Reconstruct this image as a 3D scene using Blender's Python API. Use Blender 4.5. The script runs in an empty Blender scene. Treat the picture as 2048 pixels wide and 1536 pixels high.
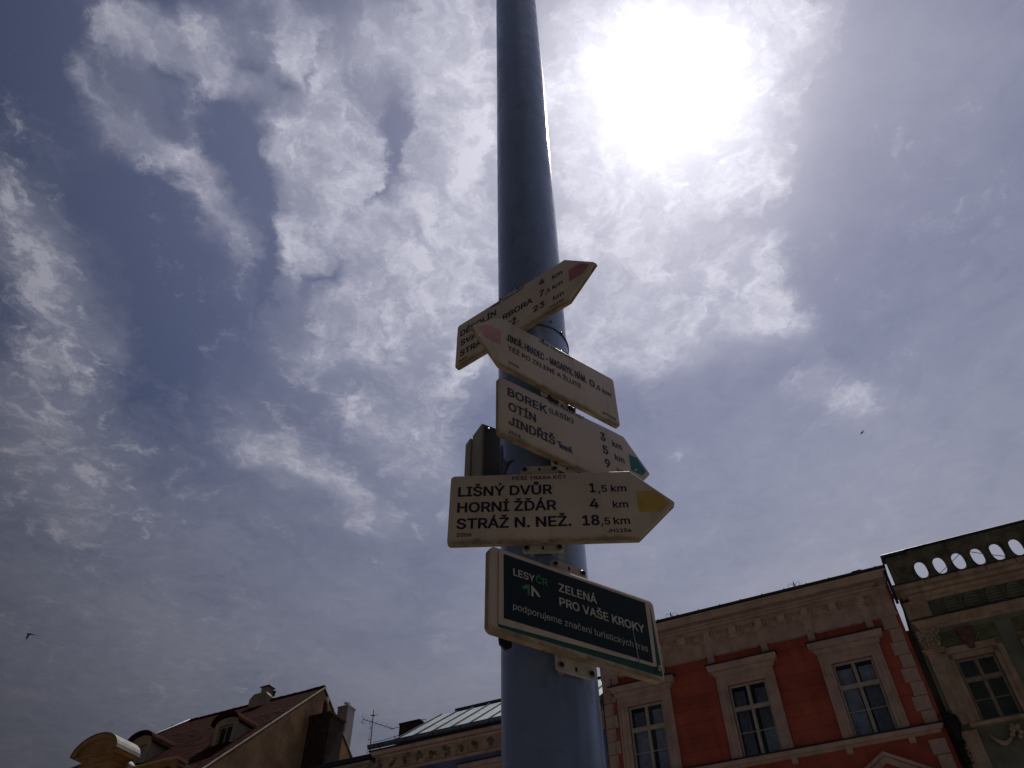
import bpy, math, random
from mathutils import Vector, Matrix
from mathutils.geometry import interpolate_bezier, delaunay_2d_cdt
random.seed(7)
S = bpy.context.scene
COL = S.collection
R = math.radians

# ------------------------------------------------------------------ camera
cd = bpy.data.cameras.new('camera'); cam = bpy.data.objects.new('camera', cd); COL.objects.link(cam)
cd.sensor_width = 36; cd.lens = 1560 / 2048 * 36; cd.clip_start = .05; cd.clip_end = 3000
cam.matrix_world = Matrix(((.9999173, .0128628, 0, 0), (.0093401, -.7260721, -.6875551, 0),
                           (-.0088439, .6874982, -.7261322, 1.6), (0, 0, 0, 1)))
S.camera = cam

# ------------------------------------------------------------------ light
SUN_EL, SUN_AZ = R(65.0), R(26.8)             # azimuth clockwise from +Y
SUN = Vector((math.cos(SUN_EL) * math.sin(SUN_AZ), math.cos(SUN_EL) * math.cos(SUN_AZ), math.sin(SUN_EL)))
sl = bpy.data.lights.new('sun', 'SUN'); sl.energy = 2.8; sl.angle = R(.53); sl.color = (1, .95, .87)
so = bpy.data.objects.new('sun', sl); COL.objects.link(so)
so.rotation_euler = (-SUN).to_track_quat('-Z', 'Y').to_euler(); so.location = (5, 10, 30)
S.view_settings.view_transform = 'Standard'; S.view_settings.look = 'None'
S.view_settings.exposure = 0; S.view_settings.gamma = 1; S.view_settings.use_curve_mapping = False

W = bpy.data.worlds.new('World'); S.world = W; W.use_nodes = True
NT = W.node_tree; NT.nodes.clear()
SKY_STRENGTH = .05

class V:
    """tiny node expression: V(socket) with + - * / and helpers"""
    def __init__(s, sock, nt=None): s.s = sock; s.nt = nt or NT
    def _m(s, op, *a, clamp=False):
        n = s.nt.nodes.new('ShaderNodeMath'); n.operation = op; n.use_clamp = clamp
        for i, x in enumerate((s,) + a):
            if isinstance(x, V): s.nt.links.new(x.s, n.inputs[i])
            else: n.inputs[i].default_value = x
        return V(n.outputs[0], s.nt)
    def __add__(s, o): return s._m('ADD', o)
    def __sub__(s, o): return s._m('SUBTRACT', o)
    def __mul__(s, o): return s._m('MULTIPLY', o)
    def __truediv__(s, o): return s._m('DIVIDE', o)
    def mad(s, a, b): return s._m('MULTIPLY_ADD', a, b)
    def max(s, o): return s._m('MAXIMUM', o)
    def min(s, o): return s._m('MINIMUM', o)
    def exp(s): return s._m('EXPONENT')
    def ramp(s, a, b, lo=0., hi=1.):
        n = s.nt.nodes.new('ShaderNodeMapRange'); n.interpolation_type = 'SMOOTHSTEP'
        s.nt.links.new(s.s, n.inputs[0])
        for i, v in zip((1, 2, 3, 4), (a, b, lo, hi)): n.inputs[i].default_value = v
        return V(n.outputs[0], s.nt)

def noise(vec, scale, detail=5, rough=.55, dist=0, nt=NT, ntype='FBM', lac=2.):
    n = nt.nodes.new('ShaderNodeTexNoise'); n.noise_dimensions = '3D'
    n.inputs['Scale'].default_value = scale; n.inputs['Detail'].default_value = detail
    n.inputs['Roughness'].default_value = rough; n.inputs['Distortion'].default_value = dist
    n.inputs['Lacunarity'].default_value = lac
    nt.links.new(vec, n.inputs['Vector']); return n

def vmath(op, a, b=None, nt=NT, scale=None):
    n = nt.nodes.new('ShaderNodeVectorMath'); n.operation = op
    for i, x in enumerate((a, b)):
        if x is None: continue
        if isinstance(x, (tuple, list, Vector)): n.inputs[i].default_value = tuple(x)
        else: nt.links.new(x, n.inputs[i])
    if scale is not None: n.inputs['Scale'].default_value = scale
    return n

def mixcol(f, a, b, nt=NT):
    n = nt.nodes.new('ShaderNodeMix'); n.data_type = 'RGBA'
    for i, x in ((0, f), (6, a), (7, b)):
        if isinstance(x, V): nt.links.new(x.s, n.inputs[i])
        elif hasattr(x, 'is_linked'): nt.links.new(x, n.inputs[i])
        else: n.inputs[i].default_value = x if i == 0 else (*x, 1)
    return n.outputs[2]

def combine(x, y, z, nt=NT):
    n = nt.nodes.new('ShaderNodeCombineXYZ')
    for i, v in enumerate((x, y, z)):
        if isinstance(v, V): nt.links.new(v.s, n.inputs[i])
        else: n.inputs[i].default_value = v
    return n.outputs[0]

# cloud patches: centre and half-axes in the cloud layer's own plane (x/z, y/z of the direction), turn, weight
CLOUDS = [
(-0.474,0.351,3.052,0.088,0.059,0.75), (-0.379,0.364,-2.878,0.111,0.069,0.8), (-0.439,0.395,-2.785,0.13,0.056,0.6), (-0.388,0.422,2.163,0.08,0.058,0.6),
(-0.553,0.393,-1.764,0.047,0.042,0.45), (-0.537,0.436,-1.963,0.099,0.075,0.65), (-0.469,0.49,-2.092,0.107,0.078,0.75), (-0.438,0.551,-1.783,0.111,0.064,0.7),
(-0.415,0.625,-1.612,0.115,0.057,0.55), (-0.291,0.335,1.515,0.081,0.051,0.7), (-0.264,0.384,2.428,0.111,0.092,0.8), (-0.227,0.43,1.63,0.117,0.063,0.7),
(-0.343,0.422,2.38,0.065,0.051,0.6), (-0.285,0.492,2.291,0.112,0.102,0.85), (-0.256,0.561,2.296,0.176,0.15,0.85), (-0.193,0.516,1.736,0.145,0.066,0.7),
(-0.317,0.653,1.937,0.192,0.093,0.7), (-0.251,0.619,2.035,0.169,0.137,0.7), (-0.161,0.373,1.983,0.123,0.088,0.6), (-0.085,0.362,1.686,0.186,0.12,0.9),
(-0.055,0.525,1.624,0.316,0.134,0.8), (-0.109,0.702,2.257,0.264,0.201,0.8), (-0.214,0.799,2.657,0.371,0.184,0.65), (-0.312,0.84,2.781,0.165,0.135,0.5),
(-0.08,0.889,3.132,0.274,0.183,0.5), (-0.727,0.595,2.062,0.167,0.099,0.7), (-0.725,0.711,1.914,0.26,0.136,0.75), (-0.735,0.855,2.11,0.295,0.158,0.7),
(-0.889,1.035,2.168,0.409,0.221,0.75), (-0.879,1.193,2.141,0.329,0.184,0.55), (-0.934,1.358,2.153,0.158,0.091,0.4), (-0.474,1.112,-2.121,0.211,0.129,0.5),
(-0.385,1.203,-2.162,0.266,0.122,0.5), (-0.299,1.302,-2.127,0.213,0.116,0.45), (-0.168,1.118,1.48,0.354,0.143,0.45), (-0.277,1.007,-2.08,0.239,0.169,0.4),
(0.233,0.849,3.073,0.306,0.16,0.95), (0.156,0.725,1.245,0.234,0.198,0.9), (0.304,0.766,-2.639,0.251,0.178,0.85), (0.419,0.778,-2.444,0.172,0.101,0.8),
(0.4,0.691,1.233,0.123,0.071,0.5), (0.167,0.584,-2.825,0.271,0.23,0.85), (0.087,0.421,1.493,0.265,0.156,0.8), (0.215,0.403,-2.382,0.289,0.249,0.9),
(0.347,0.337,0.257,0.099,0.092,0.7), (0.345,0.57,1.168,0.08,0.055,0.35), (0.599,0.985,-2.727,0.175,0.11,0.75), (0.538,0.923,0.857,0.085,0.063,0.3),
(0.293,1.127,-2.556,0.268,0.119,0.2), (-0.153,0.502,1.715,0.145,0.025,-0.8), (-0.18,0.579,1.991,0.065,0.02,-0.6), (-0.367,0.521,1.32,0.151,0.05,-0.7),
(-0.375,0.679,1.866,0.148,0.021,-0.7), (-0.298,0.718,2.274,0.112,0.03,-0.5), (-0.249,0.407,1.776,0.052,0.018,-0.5), (-0.33,0.396,1.982,0.061,0.04,-0.45),
(-0.298,0.423,2.366,0.028,0.023,-0.4), (-0.432,0.414,-2.533,0.067,0.029,-0.35), (0.534,0.731,1.245,0.33,0.117,-0.4), (0.297,1.018,-3.112,0.382,0.101,-0.5),
(0.522,0.832,1.055,0.091,0.06,-0.2), (-0.64,0.95,1.9,0.334,0.065,-0.3), (-0.585,0.858,1.928,0.244,0.093,-0.35), (-0.028,1.275,-3.112,0.267,0.257,0),
(-0.244,0.778,-2.068,0.208,0.195,0.45), (-0.079,0.467,1.726,0.226,0.096,0.4), (-0.436,1.071,-2.417,0.385,0.289,0.32), (-0.166,1.09,1.671,0.538,0.226,0.35),
(-0.471,0.497,-1.963,0.13,0.077,0.3), (-0.432,0.66,-1.536,0.16,0.104,0.35), (0.219,0.726,-2.84,0.424,0.347,0.35), (0.298,0.508,0.912,0.254,0.206,0.3),
(-0.074,0.76,1.628,0.416,0.166,0.35), (-0.325,1.205,-2.282,0.428,0.254,0.25), (-0.803,1.259,2.118,0.371,0.223,0.3), (-0.124,0.604,1.862,0.176,0.151,0.4),
(0.152,0.893,-3.086,0.165,0.092,0.3), (-0.61,0.393,2.145,0.243,0.125,-0.7), (-0.539,0.598,2.267,0.158,0.101,-0.75), (-0.524,0.714,2.36,0.169,0.125,-0.4),
(-0.398,0.305,3.134,0.117,0.029,-0.4),
]
def build_sky():
    tc = NT.nodes.new('ShaderNodeTexCoord').outputs['Generated']
    sky = NT.nodes.new('ShaderNodeTexSky'); sky.sky_type = 'NISHITA'; sky.sun_disc = False
    sky.sun_elevation = SUN_EL; sky.sun_rotation = SUN_AZ; sky.altitude = 480
    sky.air_density = 1.0; sky.dust_density = .6; sky.ozone_density = 1.5
    sep = NT.nodes.new('ShaderNodeSeparateXYZ'); NT.links.new(tc, sep.inputs[0])
    x, y, z = (V(o) for o in sep.outputs)
    zc = z.max(.06)
    p = combine(x / zc, y / zc, 0.)
    # warp so patch edges are ragged
    wn = noise(p, 6.5, 7, .62)
    w1 = vmath('SUBTRACT', wn.outputs['Color'], (.5, .5, .5)).outputs[0]
    pw = vmath('ADD', p, vmath('SCALE', w1, scale=.20).outputs[0]).outputs[0]
    cov = None
    for cx, cy, a, sx, sy, w in CLOUDS:
        m = NT.nodes.new('ShaderNodeMapping'); m.vector_type = 'TEXTURE'
        m.inputs['Location'].default_value = (cx, cy, 0); m.inputs['Rotation'].default_value = (0, 0, a)
        m.inputs['Scale'].default_value = (sx, sy, 1); NT.links.new(pw, m.inputs[0])
        g = NT.nodes.new('ShaderNodeTexGradient'); g.gradient_type = 'QUADRATIC_SPHERE'
        NT.links.new(m.outputs[0], g.inputs[0])
        g = V(g.outputs[1])
        cov = g * w if cov is None else g.mad(w, cov)
    # beyond the patches the same sort of cloud goes on
    broad = V(noise(p, 1.3, 3, .5).outputs[0])
    inview = (y.max(0.) * 2.).min(1.)
    cov = cov * 1.42 + (broad - .5) * .5 + .02
    cov = cov + inview.mad(-.25, .25)
    v1 = V(noise(p, 1.9, 5, .55, .5).outputs[0])
    # detail: small puffs plus drawn-out fibres
    n1 = V(noise(pw, 13, 9, .62).outputs[0])
    mp = NT.nodes.new('ShaderNodeMapping'); mp.inputs['Rotation'].default_value = (0, 0, R(38)); mp.inputs['Scale'].default_value = (1, .33, 1)
    NT.links.new(pw, mp.inputs[0])
    n2 = V(noise(mp.outputs[0], 17, 8, .65, .4).outputs[0])
    n3 = V(noise(pw, 32, 7, .65, .3).outputs[0])
    puffs = V(noise(pw, 26, 5, .6).outputs[0])
    left = (x / zc).ramp(-.45, -.75)
    det = (n1 - .5) * 1.5 + (n2 - .5) * 1.0 + (n3 - .5) * .8 + (puffs - .5) * left * 1.3
    rip = V(noise(mp.outputs[0], 9, 6, .6, .8).outputs[0])
    covc = cov.ramp(-.15, 1.35, -.12, .60)
    tex = (covc + det * 1.0 + (rip - .5) * 1.6 - .13).ramp(-.02, 1.12)
    soft = cov.ramp(-.1, 1.1) * .38
    dens = soft + tex * (det * .8 + .80) * (soft * -.6 + 1.)
    dens = dens.max(0.).min(1.)
    # milky veil, denser towards the horizon
    veil = z.ramp(.30, .80, .97, .0) + (v1 - .5) * .85 - .09 + x.ramp(-.25, .3) * .28 + det * .20
    veil = veil.max(0.).min(.97)
    # angle from the sun, degrees
    dn = vmath('NORMALIZE', tc).outputs[0]
    dot = NT.nodes.new('ShaderNodeVectorMath'); dot.operation = 'DOT_PRODUCT'
    NT.links.new(dn, dot.inputs[0]); dot.inputs[1].default_value = SUN
    th = V(dot.outputs['Value']).min(1.)._m('ARCCOSINE') * 57.2958
    core = (th * (-1 / 2.8)).exp() * 2.1
    aura = (th * (-1 / 15.)).exp() * .60
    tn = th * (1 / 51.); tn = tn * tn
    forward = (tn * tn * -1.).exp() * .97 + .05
    blue = NT.nodes.new('ShaderNodeVectorMath'); blue.operation = 'MULTIPLY'; NT.links.new(sky.outputs[0], blue.inputs[0]); blue.inputs[1].default_value = (.80, .74, .90)   # camera white balance
    col = mixcol(veil, blue.outputs[0], (6.8, 7.0, 8.9))
    col = mixcol(dens, col, (7.9, 7.95, 9.8))
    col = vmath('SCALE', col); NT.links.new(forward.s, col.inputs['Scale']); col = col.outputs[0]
    glow = (core + aura) * (dens * .5 + .6) * 20.
    gl = vmath('SCALE', (1., .985, 1.02)); NT.links.new(glow.s, gl.inputs['Scale'])
    col = vmath('ADD', col, gl.outputs[0]).outputs[0]
    bg = NT.nodes.new('ShaderNodeBackground'); bg.inputs[1].default_value = SKY_STRENGTH
    out = NT.nodes.new('ShaderNodeOutputWorld')
    NT.links.new(col, bg.inputs[0]); NT.links.new(bg.outputs[0], out.inputs[0])
build_sky()

# ------------------------------------------------------------------ materials
MATS = {}
def mat(name, col, rough=.8, metal=0., var=.12, vscale=6., col2=None, bump=0., bscale=40., spec=.5, grime=None, streak=0., coat=0.):
    """procedural material: base colour mottled by noise, optional second colour patches, bump"""
    m = bpy.data.materials.new(name); m.use_nodes = True; nt = m.node_tree
    b = nt.nodes['Principled BSDF']
    tc = nt.nodes.new('ShaderNodeTexCoord').outputs['Object']
    n = noise(tc, vscale, 8, .62, nt=nt)
    f = V(n.outputs[0], nt)
    dark = tuple(c * (1 - 2.2 * var) for c in col); light = tuple(min(1, c * (1 + 1.8 * var)) for c in col)
    c = mixcol(f.ramp(.28, .72), dark, light, nt)
    if col2:
        n2 = V(noise(tc, vscale * 2.7, 9, .7, .3, nt=nt).outputs[0], nt)
        c = mixcol(n2.ramp(.56, .70), c, col2, nt)
    if streak:
        mp = nt.nodes.new('ShaderNodeMapping'); mp.inputs['Scale'].default_value = (vscale * 2, vscale * 2, vscale * .25)
        nt.links.new(tc, mp.inputs[0])
        ns = V(noise(mp.outputs[0], 1.5, 6, .65, nt=nt).outputs[0], nt)
        c = mixcol(ns.ramp(.5, .78, 0, streak), c, tuple(k * .35 for k in col), nt)
    if grime:                                   # (low, high, colour): dirt gathered along the lower edge
        sp = nt.nodes.new('ShaderNodeSeparateXYZ'); nt.links.new(tc, sp.inputs[0])
        zz = V(sp.outputs[2], nt)
        ng = V(noise(tc, vscale * 3, 8, .7, nt=nt).outputs[0], nt)
        c = mixcol((zz + (ng - .5) * (grime[1] - grime[0]) * -1.8).ramp(grime[0], grime[1], .95, 0), c, grime[2], nt)
    nt.links.new(c, b.inputs['Base Color'])
    r = V(noise(tc, vscale * 4, 5, .6, nt=nt).outputs[0], nt).ramp(.2, .8, max(.03, rough - .1), min(1, rough + .1))
    nt.links.new(r.s, b.inputs['Roughness'])
    b.inputs['Metallic'].default_value = metal; b.inputs['Specular IOR Level'].default_value = spec
    b.inputs['Coat Weight'].default_value = coat
    if bump:
        bn = nt.nodes.new('ShaderNodeBump'); bn.inputs['Strength'].default_value = bump; bn.inputs['Distance'].default_value = .01
        nt.links.new(noise(tc, bscale, 6, .65, nt=nt).outputs[0], bn.inputs['Height']); nt.links.new(bn.outputs[0], b.inputs['Normal'])
    MATS[name] = m; return m

def glass_mat():
    m = bpy.data.materials.new('window_glass'); m.use_nodes = True; nt = m.node_tree; nt.nodes.clear()
    o = nt.nodes.new('ShaderNodeOutputMaterial'); mx = nt.nodes.new('ShaderNodeMixShader')
    t = nt.nodes.new('ShaderNodeBsdfTransparent'); t.inputs[0].default_value = (.8, .86, .92, 1)
    g = nt.nodes.new('ShaderNodeBsdfGlossy'); g.inputs['Roughness'].default_value = .03
    tc = nt.nodes.new('ShaderNodeTexCoord').outputs['Object']
    bn = nt.nodes.new('ShaderNodeBump'); bn.inputs['Strength'].default_value = .12; bn.inputs['Distance'].default_value = .02
    nt.links.new(noise(tc, 2.2, 2, .5, nt=nt).outputs[0], bn.inputs['Height']); nt.links.new(bn.outputs[0], g.inputs['Normal'])
    fr = nt.nodes.new('ShaderNodeFresnel'); fr.inputs[0].default_value = 2.0
    nt.links.new(fr.outputs[0], mx.inputs[0]); nt.links.new(t.outputs[0], mx.inputs[1]); nt.links.new(g.outputs[0], mx.inputs[2])
    nt.links.new(mx.outputs[0], o.inputs[0]); MATS['glass'] = m

mat('sign_face', (.56, .47, .385), .42, var=.05, vscale=9, col2=(.50, .41, .33), bump=.03, bscale=120, streak=.3, grime=(-.004, .016, (.16, .11, .06)))
mat('sign_rim', (.36, .27, .17), .65, var=.25, vscale=16, col2=(.035, .027, .018), bump=.25, bscale=300)
mat('sign_back', (.42, .42, .40), .6, var=.1, vscale=14)
mat('ink', (.012, .014, .03), .5, var=.05, vscale=60)
mat('ink_blue', (.012, .018, .07), .5, var=.05, vscale=60)
mat('mark_red', (.40, .13, .20), .45, var=.1, vscale=30)
mat('mark_red_faded', (.56, .26, .26), .5, var=.1, vscale=22, col2=(.56, .44, .37))
mat('mark_green', (.0, .16, .17), .45, var=.1, vscale=30)
mat('mark_yellow', (.52, .36, .09), .45, var=.06, vscale=30)
mat('board_green', (.003, .075, .06), .5, var=.1, vscale=20)
mat('board_navy', (.003, .013, .017), .5, var=.12, vscale=14, spec=.3)
mat('print_white', (.50, .50, .46), .5, var=.05, vscale=40)
mat('print_green', (.05, .22, .07), .5, var=.05, vscale=40)
mat('scratch_pale', (.22, .28, .34), .5, var=.1, vscale=60)
mat('bracket', (.46, .42, .38), .5, metal=.15, var=.1, vscale=30, col2=(.28, .2, .13), bump=.1, bscale=200)
mat('screw_steel', (.30, .28, .27), .35, metal=.8, var=.15, vscale=80)
mat('hole_dark', (.01, .01, .01), .9, var=.1)
mat('clamp_black', (.018, .02, .028), .55, var=.3, vscale=60, bump=.3, bscale=150)
mat('pole_paint', (.225, .30, .47), .30, metal=.3, var=.06, vscale=4, col2=(.165, .22, .34), bump=.05, bscale=70, streak=.5, spec=.7)
mat('tape_black', (.012, .013, .02), .45, var=.3, vscale=40, bump=.6, bscale=90)
mat('tape_grey', (.20, .22, .27), .5, var=.2, vscale=30, bump=.4, bscale=60)
mat('box_grey', (.25, .225, .17), .55, var=.08, vscale=12, streak=.3)
mat('box_front', (.07, .07, .07), .5, var=.12, vscale=14)
mat('red_stucco', (.42, .095, .065), .9, var=.13, vscale=1.3, col2=(.35, .07, .045), bump=.35, bscale=28, streak=.6)
mat('cream_stucco', (.52, .385, .345), .9, var=.1, vscale=2.2, col2=(.38, .27, .22), bump=.3, bscale=25, streak=.45)
mat('terracotta_relief', (.48, .33, .28), .9, var=.18, vscale=6, bump=.5, bscale=30)
mat('green_stucco', (.175, .19, .155), .9, var=.12, vscale=1.6, bump=.35, bscale=28, streak=.4)
mat('green_dark', (.10, .12, .095), .9, var=.22, vscale=4, bump=.5, bscale=24)
mat('olive_panel', (.13, .14, .075), .9, var=.18, vscale=4, bump=.4, bscale=24)
mat('brown_panel', (.17, .075, .055), .9, var=.2, vscale=8, bump=.6, bscale=24)
mat('tan_stone', (.43, .32, .25), .9, var=.14, vscale=2.5, col2=(.32, .24, .18), bump=.4, bscale=20, streak=.55)
mat('parapet_stone', (.16, .15, .115), .95, var=.25, vscale=3, col2=(.09, .09, .06), bump=.7, bscale=14)
mat('blue_stucco', (.15, .19, .40), .9, var=.1, vscale=1.6, bump=.3, bscale=28, streak=.3)
mat('ochre_stucco', (.45, .27, .135), .9, var=.2, vscale=.8, col2=(.34, .22, .13), bump=.4, bscale=12, streak=.5)
mat('ochre_trim', (.34, .19, .085), .9, var=.12, vscale=2, bump=.3, bscale=24, streak=.5)
mat('dull_plaster', (.30, .26, .22), .9, var=.12, vscale=1.2, bump=.3, bscale=20, streak=.4)
mat('white_plaster', (.46, .42, .43), .85, var=.08, vscale=2, bump=.3, bscale=20, streak=.2)
mat('brick_brown', (.055, .03, .022), .95, var=.25, vscale=5, bump=.5, bscale=30)
mat('roof_tile', (.040, .012, .008), .95, var=.3, vscale=3, spec=.04, col2=(.024, .009, .007), bump=.4, bscale=20)
mat('roof_metal', (.30, .34, .35), .5, metal=.5, var=.08, vscale=1.5, streak=.2)
mat('sheet_dull', (.22, .21, .20), .75, metal=.1, var=.12, vscale=3)
mat('roof_seam', (.07, .09, .14), .5, metal=.4, var=.1, vscale=6)
mat('gutter_metal', (.10, .13, .21), .42, metal=.5, var=.12, vscale=5)
mat('dark_sheet', (.035, .04, .065), .5, metal=.3, var=.15, vscale=4)
mat('window_paint', (.50, .46, .42), .55, var=.07, vscale=8, bump=.1)
mat('window_brown', (.30, .235, .19), .6, var=.1, vscale=8)
mat('curtain', (.44, .5, .64), .95, var=.12, vscale=5)
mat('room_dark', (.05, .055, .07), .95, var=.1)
mat('iron_black', (.02, .02, .024), .6, metal=.5, var=.1, vscale=20)
mat('feather', (.015, .014, .018), .8, var=.1)
mat('leaf_black', (.012, .014, .010), .9, var=.3, vscale=20, bump=.6)
glass_mat()

def paving_mat():
    m = bpy.data.materials.new('paving'); m.use_nodes = True; nt = m.node_tree; b = nt.nodes['Principled BSDF']
    tc = nt.nodes.new('ShaderNodeTexCoord').outputs['Object']
    v = nt.nodes.new('ShaderNodeTexVoronoi'); v.inputs['Scale'].default_value = 9; v.feature = 'F1'; v.inputs['Randomness'].default_value = .45; nt.links.new(tc, v.inputs[0])
    e = nt.nodes.new('ShaderNodeTexVoronoi'); e.inputs['Scale'].default_value = 9; e.feature = 'DISTANCE_TO_EDGE'; e.inputs['Randomness'].default_value = .45; nt.links.new(tc, e.inputs[0])
    sp = nt.nodes.new('ShaderNodeSeparateColor'); nt.links.new(v.outputs['Color'], sp.inputs[0])
    c = mixcol(V(sp.outputs[0], nt), (.115, .10, .085), (.20, .175, .15), nt)
    c = mixcol(V(e.outputs[0], nt).ramp(.02, .09), (.06, .052, .042), c, nt)
    big = V(noise(tc, .3, 5, .6, nt=nt).outputs[0], nt)
    c = mixcol(big.ramp(.35, .75, 0, .35), c, (.12, .105, .09), nt)
    nt.links.new(c, b.inputs['Base Color']); b.inputs['Roughness'].default_value = .85
    bn = nt.nodes.new('ShaderNodeBump'); bn.inputs['Strength'].default_value = .6; bn.inputs['Distance'].default_value = .01
    nt.links.new(V(e.outputs[0], nt).ramp(0, .12).s, bn.inputs['Height']); nt.links.new(bn.outputs[0], b.inputs['Normal'])
    MATS['paving'] = m
paving_mat()

# ------------------------------------------------------------------ mesh helpers
class MB:
    def __init__(s): s.v = []; s.f = []; s.smooth = False
    def quad(s, a, b, c, d):
        i = len(s.v); s.v += [a, b, c, d]; s.f.append((i, i + 1, i + 2, i + 3)); return s
    def poly(s, pts):
        i = len(s.v); s.v += list(pts); s.f.append(tuple(range(i, i + len(pts)))); return s
    def box(s, x0, x1, y0, y1, z0, z1):
        i = len(s.v)
        s.v += [(x0, y0, z0), (x1, y0, z0), (x1, y1, z0), (x0, y1, z0), (x0, y0, z1), (x1, y0, z1), (x1, y1, z1), (x0, y1, z1)]
        s.f += [tuple(i + k for k in q) for q in ((0, 3, 2, 1), (4, 5, 6, 7), (0, 1, 5, 4), (1, 2, 6, 5), (2, 3, 7, 6), (3, 0, 4, 7))]; return s
    def cbox(s, x0, x1, y0, y1, z0, z1, c):
        """box whose front (y0) face has a chamfered edge c"""
        i = len(s.v)
        s.v += [(x0, y1, z0), (x1, y1, z0), (x1, y1, z1), (x0, y1, z1), (x0, y0 + c, z0), (x1, y0 + c, z0), (x1, y0 + c, z1), (x0, y0 + c, z1),
                (x0 + c, y0, z0 + c), (x1 - c, y0, z0 + c), (x1 - c, y0, z1 - c), (x0 + c, y0, z1 - c)]
        for a in (0, 4):
            for k in range(4): s.f.append((i + a + k, i + a + (k + 1) % 4, i + a + 4 + (k + 1) % 4, i + a + 4 + k))
        s.f += [(i + 8, i + 9, i + 10, i + 11), (i + 3, i + 2, i + 1, i)]; return s
    def prism(s, pts, axis, a, b):
        """polygon pts (2D) extruded along axis ('x','y','z') from a to b"""
        def P(p, t): return (t, p[0], p[1]) if axis == 'x' else (p[0], t, p[1]) if axis == 'y' else (p[0], p[1], t)
        n = len(pts); i = len(s.v)
        s.v += [P(p, a) for p in pts] + [P(p, b) for p in pts]
        s.f.append(tuple(range(i, i + n))); s.f.append(tuple(range(i + 2 * n - 1, i + n - 1, -1)))
        for k in range(n): s.f.append((i + k, i + n + k, i + n + (k + 1) % n, i + (k + 1) % n))
        return s
    def sweep(s, prof, u0, u1, back=0.):
        """moulding: prof = [(out, z)...] swept along x with mitred returns; front is -y"""
        n = len(prof); i = len(s.v)
        for o, z in prof: s.v += [(u0 - o, back, z), (u0 - o, -o, z), (u1 + o, -o, z), (u1 + o, back, z)]
        for k in range(n - 1):
            for q in range(3): s.f.append((i + 4 * k + q, i + 4 * k + q + 1, i + 4 * k + 5 + q, i + 4 * k + 4 + q))
        s.f.append((i + 3, i + 2, i + 1, i)); e = i + 4 * (n - 1); s.f.append((e, e + 1, e + 2, e + 3)); return s
    def tube(s, pts, r, n=8, closed=False, caps=True):
        pts = [Vector(p) for p in pts]; rs = r if isinstance(r, (list, tuple)) else [r] * len(pts); i = len(s.v)
        up = Vector((0, 0, 1))
        for k, p in enumerate(pts):
            t = (pts[min(k + 1, len(pts) - 1)] - pts[max(k - 1, 0)]).normalized()
            a = t.cross(up)
            if a.length < 1e-3: a = t.cross(Vector((1, 0, 0)))
            a.normalize(); b = t.cross(a)
            for q in range(n):
                w = 2 * math.pi * q / n; s.v.append(tuple(p + (a * math.cos(w) + b * math.sin(w)) * rs[k]))
        for k in range(len(pts) - 1):
            for q in range(n): s.f.append((i + k * n + q, i + k * n + (q + 1) % n, i + (k + 1) * n + (q + 1) % n, i + (k + 1) * n + q))
        if caps:
            s.f.append(tuple(i + q for q in range(n))[::-1]); e = i + (len(pts) - 1) * n; s.f.append(tuple(e + q for q in range(n)))
        return s
    def lathe(s, prof, cx, cy, n=24, axis='z'):
        """prof [(r, h)...] about a vertical (z) or y axis through (cx, cy)"""
        i = len(s.v)
        for r, h in prof:
            for q in range(n):
                w = 2 * math.pi * q / n
                s.v.append((cx + r * math.cos(w), cy + r * math.sin(w), h) if axis == 'z' else (cx + r * math.cos(w), h, cy + r * math.sin(w)))
        for k in range(len(prof) - 1):
            for q in range(n): s.f.append((i + k * n + q, i + k * n + (q + 1) % n, i + (k + 1) * n + (q + 1) % n, i + (k + 1) * n + q))
        s.f.append(tuple(i + q for q in range(n))[::-1]); e = i + (len(prof) - 1) * n; s.f.append(tuple(e + q for q in range(n)))
        return s
    def mesh(s, name, m, org=(0, 0, 0)):
        me = bpy.data.meshes.new(name)
        me.from_pydata([(x - org[0], y - org[1], z - org[2]) for x, y, z in s.v], [], s.f)
        import bmesh
        bm = bmesh.new(); bm.from_mesh(me); bmesh.ops.recalc_face_normals(bm, faces=bm.faces); bm.to_mesh(me); bm.free()
        if s.smooth:
            for p in me.polygons: p.use_smooth = True
        me.materials.append(MATS[m]); me.update(); return me
    def build(s, name, m, parent=None, org=(0, 0, 0), **kw):
        o = bpy.data.objects.new(name, s.mesh(name, m, org)); COL.objects.link(o)
        if parent: o.parent = parent
        for k, v in kw.items(): o[k] = v
        return o
def inst(me, name, parent, loc=(0, 0, 0), rz=0, sc=None):
    o = bpy.data.objects.new(name, me); COL.objects.link(o); o.parent = parent; o.location = loc; o.rotation_euler = (0, 0, rz)
    if sc: o.scale = sc
    return o
def thing(name, label, cat, loc, rz=0., group=None):
    o = bpy.data.objects.new(name, None); COL.objects.link(o); o.empty_display_size = .1
    o.location = loc; o.rotation_euler = (0, 0, rz); o['label'] = label; o['category'] = cat
    if group: o['group'] = group
    return o
def smooth_by_angle(o, ang=35):
    me = o.data
    for p in me.polygons: p.use_smooth = True
    try: me.set_sharp_from_angle(angle=R(ang))
    except Exception: pass

# ------------------------------------------------------------------ ground
g = MB()
NG = 24; EXT = 1500
g.quad((-EXT, -EXT, 0), (EXT, -EXT, 0), (EXT, EXT, 0), (-EXT, EXT, 0))
g.build('ground', 'paving', kind='structure')

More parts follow.
